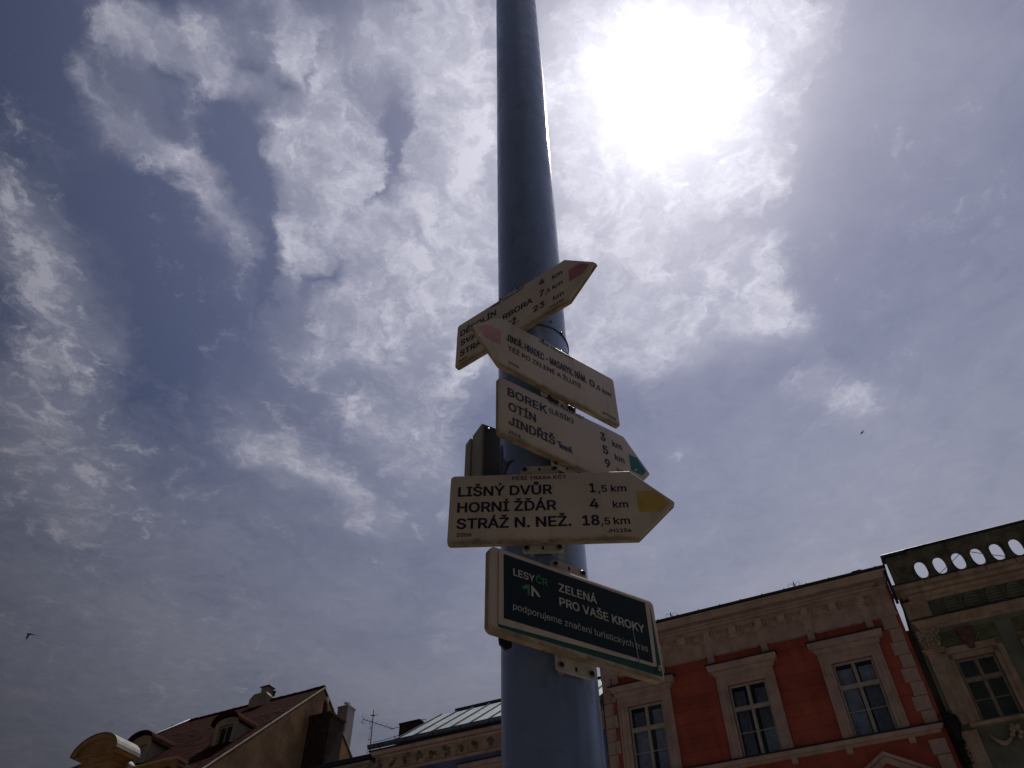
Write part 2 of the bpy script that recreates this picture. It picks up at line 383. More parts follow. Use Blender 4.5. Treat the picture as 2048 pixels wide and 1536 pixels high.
# ------------------------------------------------------------------ the pole
def pole_c(z):
    """centre and radius of the pole shaft at height z"""
    T = [(0, 2.64, .0644), (2.0, 2.6, .0640), (2.8, 2.45, .0645), (3.2, 2.40, .0662), (3.6, 2.34, .0683), (4.0, 2.30, .0703), (4.9, 2.18, .0733), (5.8, 1.98, .0754), (12, 1.0, .0775)]
    for (a, az0, q0), (b, az1, q1) in zip(T, T[1:]):
        if z <= b:
            t = (z - a) / (b - a); az = az0 + (az1 - az0) * t; q = q0 + (q1 - q0) * t; break
    d = 1.42 - .018 * max(0, z - 2.1)
    return d * math.sin(R(az)), d * math.cos(R(az)), q * d
pole = thing('signpost_pole', 'tall round grey blue steel pole carrying the hiking arrows', 'pole', (*pole_c(0)[:2], 0))
PO = (*pole_c(0)[:2], 0)
def pole_pt(z, w, off=0.):
    x, y, r = pole_c(z); r += off
    return (x + r * math.sin(w), y - r * math.cos(w), z)       # w = 0 faces the camera, positive to the right
def pole_skin(zs, w0, w1, off, n):
    m = MB(); k = len(zs)
    for z in zs:
        for q in range(n + 1): m.v.append(pole_pt(z, w0 + (w1 - w0) * q / n, off))
    for a in range(k - 1):
        for q in range(n): m.f.append((a * (n + 1) + q, a * (n + 1) + q + 1, (a + 1) * (n + 1) + q + 1, (a + 1) * (n + 1) + q))
    m.smooth = True; return m
zs = [0, .3, .8, 1.4, 2.0, 2.4, 2.8, 3.0, 3.2, 3.4, 3.6, 3.8, 4.0, 4.4, 4.9, 5.4, 5.8, 6.6, 7.5, 8.6]
pole_skin(zs, -math.pi, math.pi, 0, 96).build('shaft', 'pole_paint', pole, PO)
cx_, cy_, cr_ = pole_c(8.6)
m = MB(); m.smooth = True; m.lathe([(cr_ + .01, 8.55), (cr_ + .01, 8.62), (cr_ * .6, 8.68), (.01, 8.7)], cx_, cy_, 32); m.build('cap', 'pole_paint', pole, PO)
m = MB(); m.lathe([(.19, 0), (.19, .02), (.105, .022), (.1, .10)], PO[0], PO[1], 40); m.build('base_flange', 'pole_paint', pole, PO)
# steel collar below the top arrow: sheet wrapped round the shaft with a raised upper edge
pole_skin([3.035, 3.04, 3.198, 3.202], -math.pi, math.pi, .0022, 96).build('collar', 'pole_paint', pole, PO)
m = MB(); m.smooth = True; m.tube([pole_pt(3.204, 2 * math.pi * k / 64 + math.pi, .0034) for k in range(65)], .0019, 6, caps=False); m.build('collar_edge', 'clamp_black', pole, PO)
def patch(name, mt, z, w, pts, off=.0012):
    """irregular flat remnant stuck on the shaft: pts in metres along and up"""
    m = MB(); m.smooth = True
    r = pole_c(z)[2]; n = len(pts)
    cxp = sum(p[0] for p in pts) / n; czp = sum(p[1] for p in pts) / n
    rings = [1, .66, .33]
    for k, t in enumerate(rings):
        for a, b in pts: m.v.append(pole_pt(z + czp + (b - czp) * t, w + (cxp + (a - cxp) * t) / r, off + .0008 * (1 - t)))
    m.v.append(pole_pt(z + czp, w + cxp / r, off + .0008))
    for k in range(2):
        for q in range(n): m.f.append((k * n + q, k * n + (q + 1) % n, (k + 1) * n + (q + 1) % n, (k + 1) * n + q))
    for q in range(n): m.f.append((2 * n + q, 2 * n + (q + 1) % n, 3 * n))
    return m.build(name, mt, pole, PO)
# torn black tape on the left flank between the third and fourth arrows
patch('torn_tape', 'tape_black', 2.78, -1.28, [(-.012, -.07), (.004, -.075), (.010, -.04), (.006, .0), (.012, .03), (.008, .062), (-.010, .06), (-.014, 0)])
patch('torn_tape', 'tape_black', 2.735, -.98, [(-.022, -.035), (-.012, -.02), (-.006, .002), (.012, .022), (.03, .028), (.006, .034), (-.004, .045), (-.012, .06), (-.016, .03), (-.024, 0)])
patch('torn_tape', 'tape_black', 2.715, -1.12, [(-.012, -.04), (-.004, -.04), (.004, -.012), (-.002, .02), (-.01, .01)])
patch('torn_tape', 'tape_black', 2.755, .36, [(-.012, -.03), (.006, -.028), (.016, -.01), (.012, .012), (-.006, .02), (-.014, .0)])
patch('torn_tape', 'tape_grey', 2.72, -1.02, [(-.008, -.02), (.006, -.014), (.012, .004), (.004, .02), (-.008, .012)])
patch('torn_tape', 'tape_grey', 2.725, .62, [(-.02, -.012), (.03, -.022), (.034, -.01), (.0, .008), (-.016, .018)])
patch('torn_tape', 'tape_black', 2.70, .72, [(-.01, -.004), (.02, -.01), (.022, -.004), (.0, .008)])
patch('paint_scratch', 'scratch_pale', 3.13, .22, [(-.012, .012), (.0, .002), (.014, -.012), (.0, .0005)])
patch('paint_scratch', 'scratch_pale', 3.10, .36, [(-.010, .008), (.010, -.009), (.0, -.001)])
for z, w in ((3.235, .55), (3.215, .95)):
    x, y, zz = pole_pt(z, w, 0)
    m = MB(); m.smooth = True; m.lathe([(.004, 0), (.004, .003), (.002, .004)], 0, 0, 10)
    o = inst(m.mesh('rivet', 'screw_steel'), 'rivet', pole, (x - PO[0], y - PO[1], zz)); o.rotation_euler = (R(90), 0, w)

# ------------------------------------------------------------------ arrow signs
AX, AY = .0582, 1.4188
def round_poly(pts, rad, n=5):
    out = []; N = len(pts)
    for i in range(N):
        p = Vector(pts[i]); a = Vector(pts[i - 1]); b = Vector(pts[(i + 1) % N]); r = rad[i]
        if r <= 0: out.append(tuple(p)); continue
        d1 = (a - p).normalized(); d2 = (b - p).normalized(); ang = d1.angle(d2); t = r / math.tan(ang / 2)
        s0 = p + d1 * t; s1 = p + d2 * t
        c = p + (d1 + d2).normalized() * (r / math.sin(ang / 2))
        a0 = math.atan2(s0.y - c.y, s0.x - c.x); a1 = math.atan2(s1.y - c.y, s1.x - c.x); da = (a1 - a0 + math.pi) % (2 * math.pi) - math.pi
        for k in range(n + 1):
            w = a0 + da * k / n; out.append((c.x + r * math.cos(w), c.y + r * math.sin(w)))
    return out
def inset(poly, d):
    N = len(poly); out = []
    ar = sum(poly[i][0] * poly[(i + 1) % N][1] - poly[(i + 1) % N][0] * poly[i][1] for i in range(N)); sg = 1 if ar > 0 else -1
    for i in range(N):
        p = Vector(poly[i]); e1 = (p - Vector(poly[i - 1])).normalized(); e2 = (Vector(poly[(i + 1) % N]) - p).normalized()
        n1 = Vector((-e1.y, e1.x)) * sg; n2 = Vector((-e2.y, e2.x)) * sg; b = (n1 + n2); b.normalize()
        out.append(tuple(p + b * (d / max(.4, b.dot(n1)))))
    return out
def loft(rings, cap0=True, cap1=True):
    m = MB(); n = len(rings[0][0])
    for poly, y in rings: m.v += [(x, y, z) for x, z in poly]
    for k in range(len(rings) - 1):
        for q in range(n): m.f.append((k * n + q, k * n + (q + 1) % n, (k + 1) * n + (q + 1) % n, (k + 1) * n + q))
    if cap0: m.f.append(tuple(range(n)))
    if cap1: m.f.append(tuple(range((len(rings) - 1) * n, len(rings) * n)))
    return m
def plate_body(root, poly, depth=.012, face='sign_face'):
    p = loft([(inset(poly, .0030), 0), (inset(poly, .0012), .0005), (inset(poly, .0003), .0016), (poly, .0030)], True, False)
    o = p.build('panel', face, root); smooth_by_angle(o, 50)
    r = loft([(poly, .0030), (poly, depth), (inset(poly, .0012), depth), (inset(poly, .0012), .0042)], False, True)
    r.build('rim', 'sign_rim', root)
FONTREF = {}
try:                                             # Blender's own bundled sans serif; falls back to the built-in one
    import os
    FONT = bpy.data.fonts.load(os.path.join(bpy.utils.resource_path('LOCAL'), 'datafiles', 'fonts', 'Inter.woff2'))
except Exception: FONT = None
def lettering(root, s, x0, x1, base, cap, mt='ink', off=.045, y=-.0004, name='lettering', fit=True):
    """one line of flat print: cap height and width fitted in metres"""
    def mk(body):
        c = bpy.data.curves.new('t', 'FONT'); c.body = body; c.size = 1
        if FONT: c.font = FONT
        c.resolution_u = 3
        o = bpy.data.objects.new('t', c); COL.objects.link(o); bpy.context.view_layer.update()
        cc = o.to_curve(bpy.context.evaluated_depsgraph_get())
        loops = []
        for sp in cc.splines:                    # every contour by itself, so that strokes that overlap stay solid
            bp = sp.bezier_points; pts = []
            for i in range(len(bp)):
                p, q = bp[i], bp[(i + 1) % len(bp)]
                ch = (q.co - p.co).normalized()
                if max(abs((h_ - p.co).cross(ch).z) for h_ in (p.handle_right, q.handle_left)) < 1e-4: pts.append(p.co.copy())
                else: pts += interpolate_bezier(p.co, p.handle_right, q.handle_left, q.co, 5)[:-1]
            pts = [p for i, p in enumerate(pts) if (p - pts[i - 1]).length > 1e-5]
            if len(pts) > 2: loops.append(pts)
        o.to_curve_clear(); bpy.data.objects.remove(o); bpy.data.curves.remove(c)
        # glyph outlines may cross themselves: triangulate all contours of a glyph together, keep what winds around
        groups = []
        for l in sorted(loops, key=lambda l: min(p.x for p in l)):
            x0_, x1_ = min(p.x for p in l), max(p.x for p in l)
            if groups and x0_ < groups[-1][1]: groups[-1][0].append(l); groups[-1][1] = max(groups[-1][1], x1_)
            else: groups.append([[l], x1_])
        V0, F0 = [], []
        for ls, _ in groups:
            vv, ee = [], []
            for l in ls:
                k = len(vv); vv += [Vector((p.x, p.y)) for p in l]; ee += [(k + i, k + (i + 1) % len(l)) for i in range(len(l))]
            ov, _e, of = delaunay_2d_cdt(vv, ee, [], 0, 1e-5)[:3]
            k0 = len(V0); V0 += [(p.x, p.y, 0) for p in ov]
            for t in of:
                cx_, cy_ = sum(ov[i].x for i in t) / len(t), sum(ov[i].y for i in t) / len(t); wn = 0
                for l in ls:
                    for i in range(len(l)):
                        a, b = l[i - 1], l[i]; cr = (b.x - a.x) * (cy_ - a.y) - (cx_ - a.x) * (b.y - a.y)
                        if a.y <= cy_ < b.y and cr > 0: wn += 1
                        elif b.y <= cy_ < a.y and cr < 0: wn -= 1
                if wn: F0.append(tuple(k0 + i for i in t))
        me = bpy.data.meshes.new(name); me.from_pydata(V0, [], F0); return me
    if 'H' not in FONTREF:
        h = mk('H'); zs_ = [v.co.y for v in h.vertices]; FONTREF['H'] = max(zs_) - min(zs_); FONTREF['b'] = min(zs_)
    me = mk(s); xs = [v.co.x for v in me.vertices]; a, b = min(xs), max(xs)
    sz = cap / FONTREF['H']; sx = (x1 - x0) / (b - a)
    for v in me.vertices: v.co = (x0 + (v.co.x - a) * sx, y, base + (v.co.y - FONTREF['b']) * sz)
    w = off * 1.05 * cap                         # stroke weight: the same outline laid down again, shifted by a hair
    if w > 0:
        vs = [tuple(v.co) for v in me.vertices]; fs = [tuple(p.vertices) for p in me.polygons]; V2 = []; F2 = []
        for k, (dx, dz) in enumerate(((-1, 0), (1, 0), (0, .8), (0, -.8), (.7, .6), (-.7, -.6), (.7, -.6), (-.7, .6))):
            i = len(V2); V2 += [(x_ + dx * w, y_ - k * 4e-5, z_ + dz * w) for x_, y_, z_ in vs]; F2 += [tuple(i + q for q in f_) for f_ in fs]
        bpy.data.meshes.remove(me); me = bpy.data.meshes.new(name); me.from_pydata(V2, [], F2)
    me.materials.clear(); me.materials.append(MATS[mt])
    o = bpy.data.objects.new(name, me); COL.objects.link(o); o.parent = root; return o
def mark(root, pts, mt, name='trail_mark', y=-.0003):
    m = MB(); m.poly([(x, y, z) for x, z in pts]); return m.build(name, mt, root)
def bracket(root, x0, x1, z0, z1, gap=.030, y=.0135, lipside=True):
    m = MB()
    pl = round_poly([(x0, z0), (x1, z0), (x1, z1), (x0, z1)], [.008] * 4, 4)
    m = loft([(inset(pl, .0008), y), (pl, y + .001), (pl, y + .006), (inset(pl, .002), y + .006)])
    br = m.build('bracket', 'bracket', root); smooth_by_angle(br, 40)
    for zz in (z0 + .010, z1 - .010):
        for xx in (x0 + .0085, x1 - .0085):
            s = MB(); s.smooth = True; s.lathe([(.0068, y - .0002), (.0068, y - .0014), (.0060, y - .0018)], xx, zz, 18, 'y'); s.build('washer', 'screw_steel', br)
            s = MB(); s.lathe([(.0040, y - .0014), (.0040, y - .0044), (.0030, y - .0052), (.0018, y - .0052), (.0016, y - .0034)], xx, zz, 12, 'y'); s.build('screw', 'hole_dark', br)
        hx = (x0 + x1) / 2
        s = MB(); hp = round_poly([(hx - .0024, zz - .0042), (hx + .0024, zz - .0042), (hx + .0024, zz + .0042), (hx - .0024, zz + .0042)], [.0015] * 4, 2)
        s = loft([(hp, y - .0004), (hp, y + .0002)]); s.build('slot', 'hole_dark', br)
    s = MB()                                     # standing feet that reach the shaft
    for zz in (z0 + .004, z1 - .016):
        for xx in (x0 + .016, x1 - .024): s.box(xx, xx + .008, y + .005, gap + .012, zz, zz + .012)
    s.build('bracket_foot', 'bracket', br)
    return br
def sign_root(name, label, yaw, r, left, z0, cat='direction sign', group=None, gap=.028, k=(1, 1)):
    u = Vector((math.cos(R(yaw)), math.sin(R(yaw)), 0)); n = Vector((u.y, -u.x, 0))
    x, y, r = pole_c(z0 + .09)
    p = Vector((x, y, 0)) + n * (r + gap) + u * left; p.z = z0
    o = thing(name, label, cat, p, R(yaw), group); o.scale = (k[0], 1, k[1]); return o
GRP = 'arrow shaped hiking signs bolted to the pole'
ARROW = [(0, 0), (.3855, 0), (.472, .089), (.3855, .178), (0, .178)]
H = .178
def arrow_outline(tip=.472, h=H, sh=.3855): return round_poly([(0, 0), (sh, 0), (tip, h / 2), (sh, h), (0, h)], [.010, .004, .007, .004, .010])

# yellow-marked arrow, lowest, facing the camera
s4 = sign_root('direction_sign', 'cream arrow sign with yellow mark at its tip, reading LIŠNÝ DVŮR', -1.5, .09, -.192, 2.507, group=GRP, k=(.992, .99))
plate_body(s4, arrow_outline(.472))
bracket(s4, .151, .234, -.0150, .211)
mark(s4, round_poly([(.393, .067), (.4385, .067), (.4600, .089), (.4315, .1215), (.393, .1215)], [.001, .001, .003, .001, .001], 2), 'mark_yellow')
def L(root, z0, rows, mt='ink'):
    for t in rows:
        s, a, b, base, cap = t[:5]; kw = t[5] if len(t) > 5 else {}
        lettering(root, s, a / 1000, b / 1000, base - z0, cap / 1000, **{'mt': mt, **kw})
md = dict(off=.032)
L(s4, 2.512, [('PĚŠÍ TRASA KČT', 133, 249, 2.6735, 8.6, md), ('LIŠNÝ DVŮR', 18.6, 216, 2.633, 24.6), ('HORNÍ ŽĎÁR', 18.4, 223, 2.591, 24.6), ('STRÁŽ N. NEŽ.', 18.6, 251.5, 2.5495, 24.6),
    ('1', 297.5, 307.5, 2.634, 24), (',5', 315, 332.5, 2.634, 17.4, md), ('km', 341.7, 373, 2.634, 17.4, md),
    ('4', 294, 311.4, 2.592, 24), ('km', 341.5, 372.3, 2.5915, 17.4, md),
    ('18', 276, 308.8, 2.5497, 24), (',5', 313.4, 331, 2.5497, 17, md), ('km', 339, 371, 2.5497, 17.6, md),
    ('2006', 18.8, 48.6, 2.530, 8.6, md), ('JH125e', 323.7, 371.2, 2.530, 8.4, md)])

# green-marked arrow
s3 = sign_root('direction_sign', 'cream arrow sign with dark green tip and small train picture, reading BOREK and OTÍN', 34.5, .085, -.190, 2.720, group=GRP, k=(.984, .986))
plate_body(s3, arrow_outline(.4425, sh=.370))
bracket(s3, .151, .234, -.010, .206)
mark(s3, round_poly([(.378, .070), (.412, .070), (.4285, .090), (.404, .122), (.378, .122)], [.001, .001, .003, .001, .001], 2), 'mark_green')
L(s3, 2.739, [('PĚŠÍ TRASA KČT', 140, 246, 2.9075, 8.4, md), ('BOREK', 24.3, 133, 2.8665, 24.6), ('(LESÍK)', 141, 210.5, 2.876, 14.5, md), ('OTÍN', 26.5, 99.6, 2.8215, 24.6), ('JINDŘIŠ', 27, 151, 2.778, 24.6),
    ('3', 292.5, 306.7, 2.8665, 24.6), ('km', 328.6, 357.5, 2.8635, 18, md), ('5', 296, 310, 2.826, 24.6), ('km', 331, 359.7, 2.8215, 18, md), ('9', 297.5, 311.5, 2.784, 24.6), ('km', 333, 361, 2.780, 18, md),
    ('2013', 25.4, 56.5, 2.751, 8.8, md)])
tr = MB(); ty = -.0004                            # steam train pictogram
def tq(*p): tr.poly([(x / 1000, ty, z / 1000) for x, z in p])
tq((156, 56), (170, 56), (170, 53), (156, 53)); tq((161, 53), (165, 53), (167, 44), (163, 44)); tq((163, 49.5), (176, 49.5), (176, 41), (163, 41))
tq((177, 50), (186, 50), (186, 41), (177, 41)); tq((187, 48), (199, 48), (199, 41), (187, 41)); tq((189, 48), (191, 48), (191, 53), (189, 53)); tq((194, 48), (197, 48), (198, 56), (193, 56)); tq((199, 41), (203, 36), (199, 36))
for cx0 in (166, 173, 180, 185, 191, 197): tq(*[(cx0 + 2.6 * math.cos(a * .7854), 38.5 + 2.6 * math.sin(a * .7854)) for a in range(8)])
tr.build('train_picture', 'ink_blue', s3)
chip = MB(); chip.poly([(.386, -.0006, .076), (.391, -.0006, .079), (.397, -.0006, .086), (.400, -.0006, .083), (.396, -.0006, .078), (.390, -.0006, .073)]); chip.build('paint_chip', 'print_white', s3)

# faded arrow pointing left
s2 = sign_root('direction_sign', 'cream arrow sign pointing left with faded red tip, reading JINDŘ. HRADEC', 36, .08, -.272, 2.924, group=GRP, k=(.967, .972))
out2 = round_poly([(.0, .091), (.082, 0), (.457, 0), (.457, H), (.082, H)], [.007, .004, .010, .010, .004])
plate_body(s2, out2)
bracket(s2, .215, .300, -.006, .203)
mark(s2, round_poly([(.018, .092), (.042, .122), (.083, .125), (.083, .071), (.038, .071)], [.003, .001, .001, .001, .001], 2), 'mark_red_faded')
L(s2, 2.957, [('PĚŠÍ TRASA KČT', 205, 317, 3.1215, 8.6, md), ('JINDŘ. HRADEC - MASARYK. NÁM.', 101, 354.5, 3.058, 25, dict(off=.03)), ('TÉŽ PO ZELENÉ A ŽLUTÉ', 105.6, 333.7, 3.0245, 15.5, md),
    ('0', 366.3, 382, 3.057, 24), (',5', 386, 401.5, 3.056, 16.5, md), ('km', 409, 438, 3.0545, 17.5, md), ('2006', 105.6, 135.3, 2.977, 8.8, md), ('JH125a', 397, 443, 2.973, 8.4, md)])
c = MB(); c.smooth = False
c.prism(round_poly([(.268, .165), (.318, .165), (.320, .186), (.308, .205), (.296, .196), (.272, .193)], [.002] * 6, 2), 'y', .012, .034)
c.build('strap_clamp', 'clamp_black', s2)
c = MB(); c.smooth = True; c.tube([(.236, .02, .004), (.24, .012, -.012), (.252, .010, -.018), (.262, .014, -.010), (.262, .02, .004)], .0045, 8); c.build('clamp_hook', 'clamp_black', s2)
c = MB(); c.smooth = True; c.tube([(.300, .02, .004), (.303, .012, -.010), (.312, .011, -.013), (.318, .016, .0)], .0045, 8); c.build('clamp_hook', 'clamp_black', s2)

# topmost arrow
s1 = sign_root('direction_sign', 'topmost cream arrow sign pointing right, crimson mark at its tip, reading SVATÁ BARBORA', -37, .075, -.174, 3.147, group=GRP, k=(.964, .988))
plate_body(s1, arrow_outline(.478, .182))
bracket(s1, .145, .225, -.004, .209)
mark(s1, round_poly([(.394, .075), (.436, .075), (.459, .094), (.431, .125), (.394, .125)], [.001, .001, .003, .001, .001], 2), 'mark_red')
L(s1, 3.199, [('PĚŠÍ TRASA KČT', 130, 247, 3.3655, 8.6, md), ('DĚBOLÍN', 15.3, 145, 3.3245, 22), ('SVATÁ BARBORA', 17.4, 272, 3.281, 22), ('STRÁŽ N. NEŽ.', 17.8, 224.5, 3.2365, 22),
    ('4', 297.3, 314.3, 3.334, 22), ('km', 341.5, 373, 3.3265, 17, md), ('7', 297, 311, 3.284, 24), (',5', 316, 331, 3.284, 15, md), ('km', 340, 372, 3.283, 17, md), ('23', 275, 310.3, 3.236, 22), ('km', 339.5, 372, 3.236, 17, md),
    ('2006', 15.1, 46, 3.2135, 8.4, md), ('JH125b', 322.5, 372, 3.2125, 8.4, md)])

# ------------------------------------------------------------------ forest company board
z5 = 2.277
s5 = sign_root('sponsor_board', 'lowest board on the pole, cream tray with dark panel reading ZELENÁ PRO VAŠE KROKY', 32.2, .092, -.201, 2.2722, k=(.994, .994), cat='sign board')
rect = round_poly([(0, 0), (.386, 0), (.386, .1715), (0, .1715)], [.012] * 4, 6)
plate_body(s5, rect, .016)
bracket(s5, .150, .2335, -.026, .204, y=.0175)
m = MB(); gp = round_poly([(.0180, .0095), (.3800, .0095), (.3745, .162), (.0185, .162)], [.003] * 4, 2); m = loft([(gp, -.0012), (gp, .0)]); m.build('green_underplate', 'board_green', s5)
ov = round_poly([(.0175, .0145), (.3668, .0250), (.3722, .1655), (.0175, .1655)], [.002] * 4, 2)
m = loft([(inset(ov, .0005), -.0030), (ov, -.0026), (ov, -.0014)]); m.build('cream_overlay', 'sign_face', s5)
nv = [(.0275, .0275), (.3585, .0305), (.3600, .1590), (.0275, .1590)]
m = loft([(nv, -.0034), (nv, -.0030)]); m.build('dark_panel', 'board_navy', s5)
yy = dict(y=-.0040)
L(s5, z5, [('LESY', 48, 94, 2.397, 14.4, dict(y=-.004, off=.04)), ('ZELENÁ', 148.5, 236, 2.3955, 16.8, dict(y=-.004, off=.04)), ('PRO VAŠE KROKY', 148.3, 347, 2.3655, 17, dict(y=-.004, off=.04)),
    ('podporujeme značení turistických tras', 46.2, 349.5, 2.3275, 12.6, dict(y=-.004, off=.0))], mt='print_white')
L(s5, z5, [('ČR', 97, 122.7, 2.3975, 14.2, dict(y=-.004, off=.04))], mt='print_green')
def logo(mt, pts):
    m = MB(); m.poly([(x / 1000, -.004, z / 1000) for x, z in pts]); m.build('emblem', mt, s5)
logo('print_green', [(65.7, 101.5), (76, 110), (82.5, 110), (82.5, 89), (78, 89), (78, 101), (70, 97.5)])
logo('print_white', [(86, 110), (89.5, 110), (99, 102), (106.3, 93), (101, 91.5), (92, 101.5), (90.5, 97), (90.5, 89), (86, 89)])
m = MB(); m.poly([(.3170, -.0041, .090), (.3188, -.0041, .091), (.3235, -.0041, .035), (.3260, -.0041, .020), (.3228, -.0041, .020), (.3208, -.0041, .036)]); m.build('paint_scratch', 'scratch_pale', s5)
m = MB(); m.smooth = True; m.lathe([(.0055, -.001), (.0055, -.0055), (.0035, -.008), (.001, -.0085)], .3712, .0225, 16, 'y'); m.build('bolt', 'screw_steel', s5)
m = MB(); m.prism([(.050, .008), (.062, .0), (.074, .008), (.074, .02), (.048, .02)], 'y', .045, .050); m.build('back_tab', 'clamp_black', s5)

# ------------------------------------------------------------------ box behind the pole
bx = thing('junction_box', 'weathered grey metal box fixed to the back of the pole beside the green tipped arrow', 'box', (-.0775, 1.458, 2.705), R(29))
m = MB(); m.cbox(0, .135, 0, .056, 0, .290, .003); o = m.build('body', 'box_grey', bx)
m = MB(); m.box(.006, .129, -.0015, .0, .006, .284); m.build('front_plate', 'box_front', bx)
m = MB(); m.cbox(-.004, .139, .060, .090, -.003, .285, .002); m.build('lid', 'box_grey', bx)
m = MB(); m.box(.003, .132, .056, .060, .003, .280); m.build('gasket', 'hole_dark', bx)
m = MB(); m.smooth = True; m.lathe([(.004, -.0015), (.004, -.004), (.002, -.005)], .016, .273, 10, 'y'); m.build('screw', 'screw_steel', bx)

# ------------------------------------------------------------------ the row of houses
# The row stands 20 m off along a line turned -25.4 degrees. House meshes are written in row coordinates:
# u along the row (right positive), d distance from the viewer's line (20 = facades, larger = farther), z up.
ANG = -25.4
U = Vector((math.cos(R(ANG)), math.sin(R(ANG)), 0)); DV = Vector((-U.y, U.x, 0))
def world(u, d, z=0): v = U * u + DV * d; v.z = z; return v
def F(u, z, out):
    """a point read on the facade plane, moved to stand `out` metres in front of it"""
    k = (20 - out) / 20; return u * k, 1.6 + (z - 1.6) * k
class House:
    def __init__(s, name, label, u, d=20., cat='house', z=0.):
        s.o = (u, d, z); s.root = thing(name, label, cat, world(u, d, z), R(ANG))
    def b(s, mb, name, mt, parent=None, **kw):
        return mb.build(name, mt, parent or s.root, s.o, **kw)
    def i(s, me, name, u, d, z, parent=None, **kw): return inst(me, name, parent or s.root, (u - s.o[0], d - s.o[1], z - s.o[2]), **kw)
def wall_grid(u0, u1, z0, z1, holes, d=20., depth=.16):
    """facade sheet with real openings and reveals. holes: (u0,u1,z0,z1)"""
    m = MB(); us = sorted({u0, u1, *[h[0] for h in holes], *[h[1] for h in holes]}); zz = sorted({z0, z1, *[h[2] for h in holes], *[h[3] for h in holes]})
    for a, b in zip(us, us[1:]):
        for c, e in zip(zz, zz[1:]):
            mu, mz = (a + b) / 2, (c + e) / 2
            if any(h[0] < mu < h[1] and h[2] < mz < h[3] for h in holes): continue
            m.quad((a, d, c), (b, d, c), (b, d, e), (a, d, e))
    for a, b, c, e in holes:
        q = d + depth
        m.quad((a, d, c), (a, q, c), (a, q, e), (a, d, e)); m.quad((b, d, c), (b, q, c), (b, q, e), (b, d, e))
        m.quad((a, d, c), (b, d, c), (b, q, c), (a, q, c)); m.quad((a, d, e), (b, d, e), (b, q, e), (a, q, e))
    return m
def shell(m, u0, u1, d0, d1, z0, z1, front=False):
    m.quad((u0, d0, z0), (u0, d1, z0), (u0, d1, z1), (u0, d0, z1)); m.quad((u1, d0, z0), (u1, d1, z0), (u1, d1, z1), (u1, d0, z1))
    m.quad((u0, d1, z0), (u1, d1, z0), (u1, d1, z1), (u0, d1, z1))
    if front: m.quad((u0, d0, z0), (u1, d0, z0), (u1, d0, z1), (u0, d0, z1))
    return m
def frame_boxes(m, a, b, c, e, y0, y1, t):
    m.box(a, a + t, y0, y1, c, e); m.box(b - t, b, y0, y1, c, e); m.box(a + t, b - t, y0, y1, c, c + t); m.box(a + t, b - t, y0, y1, e - t, e)
def window(h, a, b, c, e, paint='window_paint', tz=.66, bars=1, d=20., rec=.03, curtain=True, mull=.036):
    """casement: frame > sashes and panes; curtains and a dark room behind"""
    y = d + rec; m = MB(); t = .024; cu = (a + b) / 2; zt = c + (e - c) * tz
    frame_boxes(m, a, b, c, e, y, y + .06, t)
    fr = h.b(m, 'window_frame', paint)
    m = MB(); m.box(cu - mull / 2, cu + mull / 2, y - .012, y + .05, c + t, zt - .03); m.box(cu - mull / 2, cu + mull / 2, y - .012, y + .05, zt + .03, e - t); h.b(m, 'mullion', paint, fr)
    m = MB(); m.cbox(a + t, b - t, y - .022, y + .05, zt - .030, zt + .012, .006); m.box(a + t, b - t, y - .002, y + .05, zt + .018, zt + .034); h.b(m, 'transom', paint, fr)
    cells = []
    for s0, s1 in ((a + t, cu - mull / 2), (cu + mull / 2, b - t)):
        for z0, z1, nb in ((c + t, zt - .03, bars), (zt + .034, e - t, 0)):
            m = MB(); frame_boxes(m, s0 + .004, s1 - .004, z0 + .004, z1 - .004, y + .006, y + .045, .019)
            zb = [z0 + .023 + (z1 - z0 - .046) * (k + 1) / (nb + 1) for k in range(nb)]
            for q in zb: m.box(s0 + .023, s1 - .023, y + .010, y + .035, q - .008, q + .008)
            h.b(m, 'sash', paint, fr)
            ed = [z0 + .023] + [q for q in zb for _ in (0, 1)] + [z1 - .023]
            for k in range(0, len(ed), 2):
                lo = ed[k] + (.010 if k else 0); hi = ed[k + 1] - (.010 if k + 2 < len(ed) else 0)
                m = MB(); m.quad((s0 + .023, y + .022, lo), (s1 - .023, y + .022 + random.uniform(-.003, .003), lo), (s1 - .023, y + .022, hi), (s0 + .023, y + .022, hi)); h.b(m, 'pane', 'glass', fr)
    if curtain:
        for s0, s1 in ((a + .06, cu - random.uniform(.02, .14)), (cu + random.uniform(.02, .14), b - .06)):
            m = MB(); n = 26; m.smooth = True
            for k in range(n + 1):
                x = s0 + (s1 - s0) * k / n; w = math.sin(k * 1.9) * .012 + math.sin(k * .7) * .008
                m.v += [(x, y + .19 + w, c + .02), (x, y + .19 + w * .5, e - .09)]
            for k in range(n): m.f.append((2 * k, 2 * k + 2, 2 * k + 3, 2 * k + 1))
            h.b(m, 'curtain', 'curtain', fr)
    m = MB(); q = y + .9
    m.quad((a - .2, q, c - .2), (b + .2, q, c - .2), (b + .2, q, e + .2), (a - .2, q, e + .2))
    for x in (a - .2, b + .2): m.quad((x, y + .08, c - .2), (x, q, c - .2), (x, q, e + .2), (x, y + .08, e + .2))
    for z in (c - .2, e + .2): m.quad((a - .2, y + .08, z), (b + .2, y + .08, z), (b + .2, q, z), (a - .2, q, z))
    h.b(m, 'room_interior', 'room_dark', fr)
    return fr
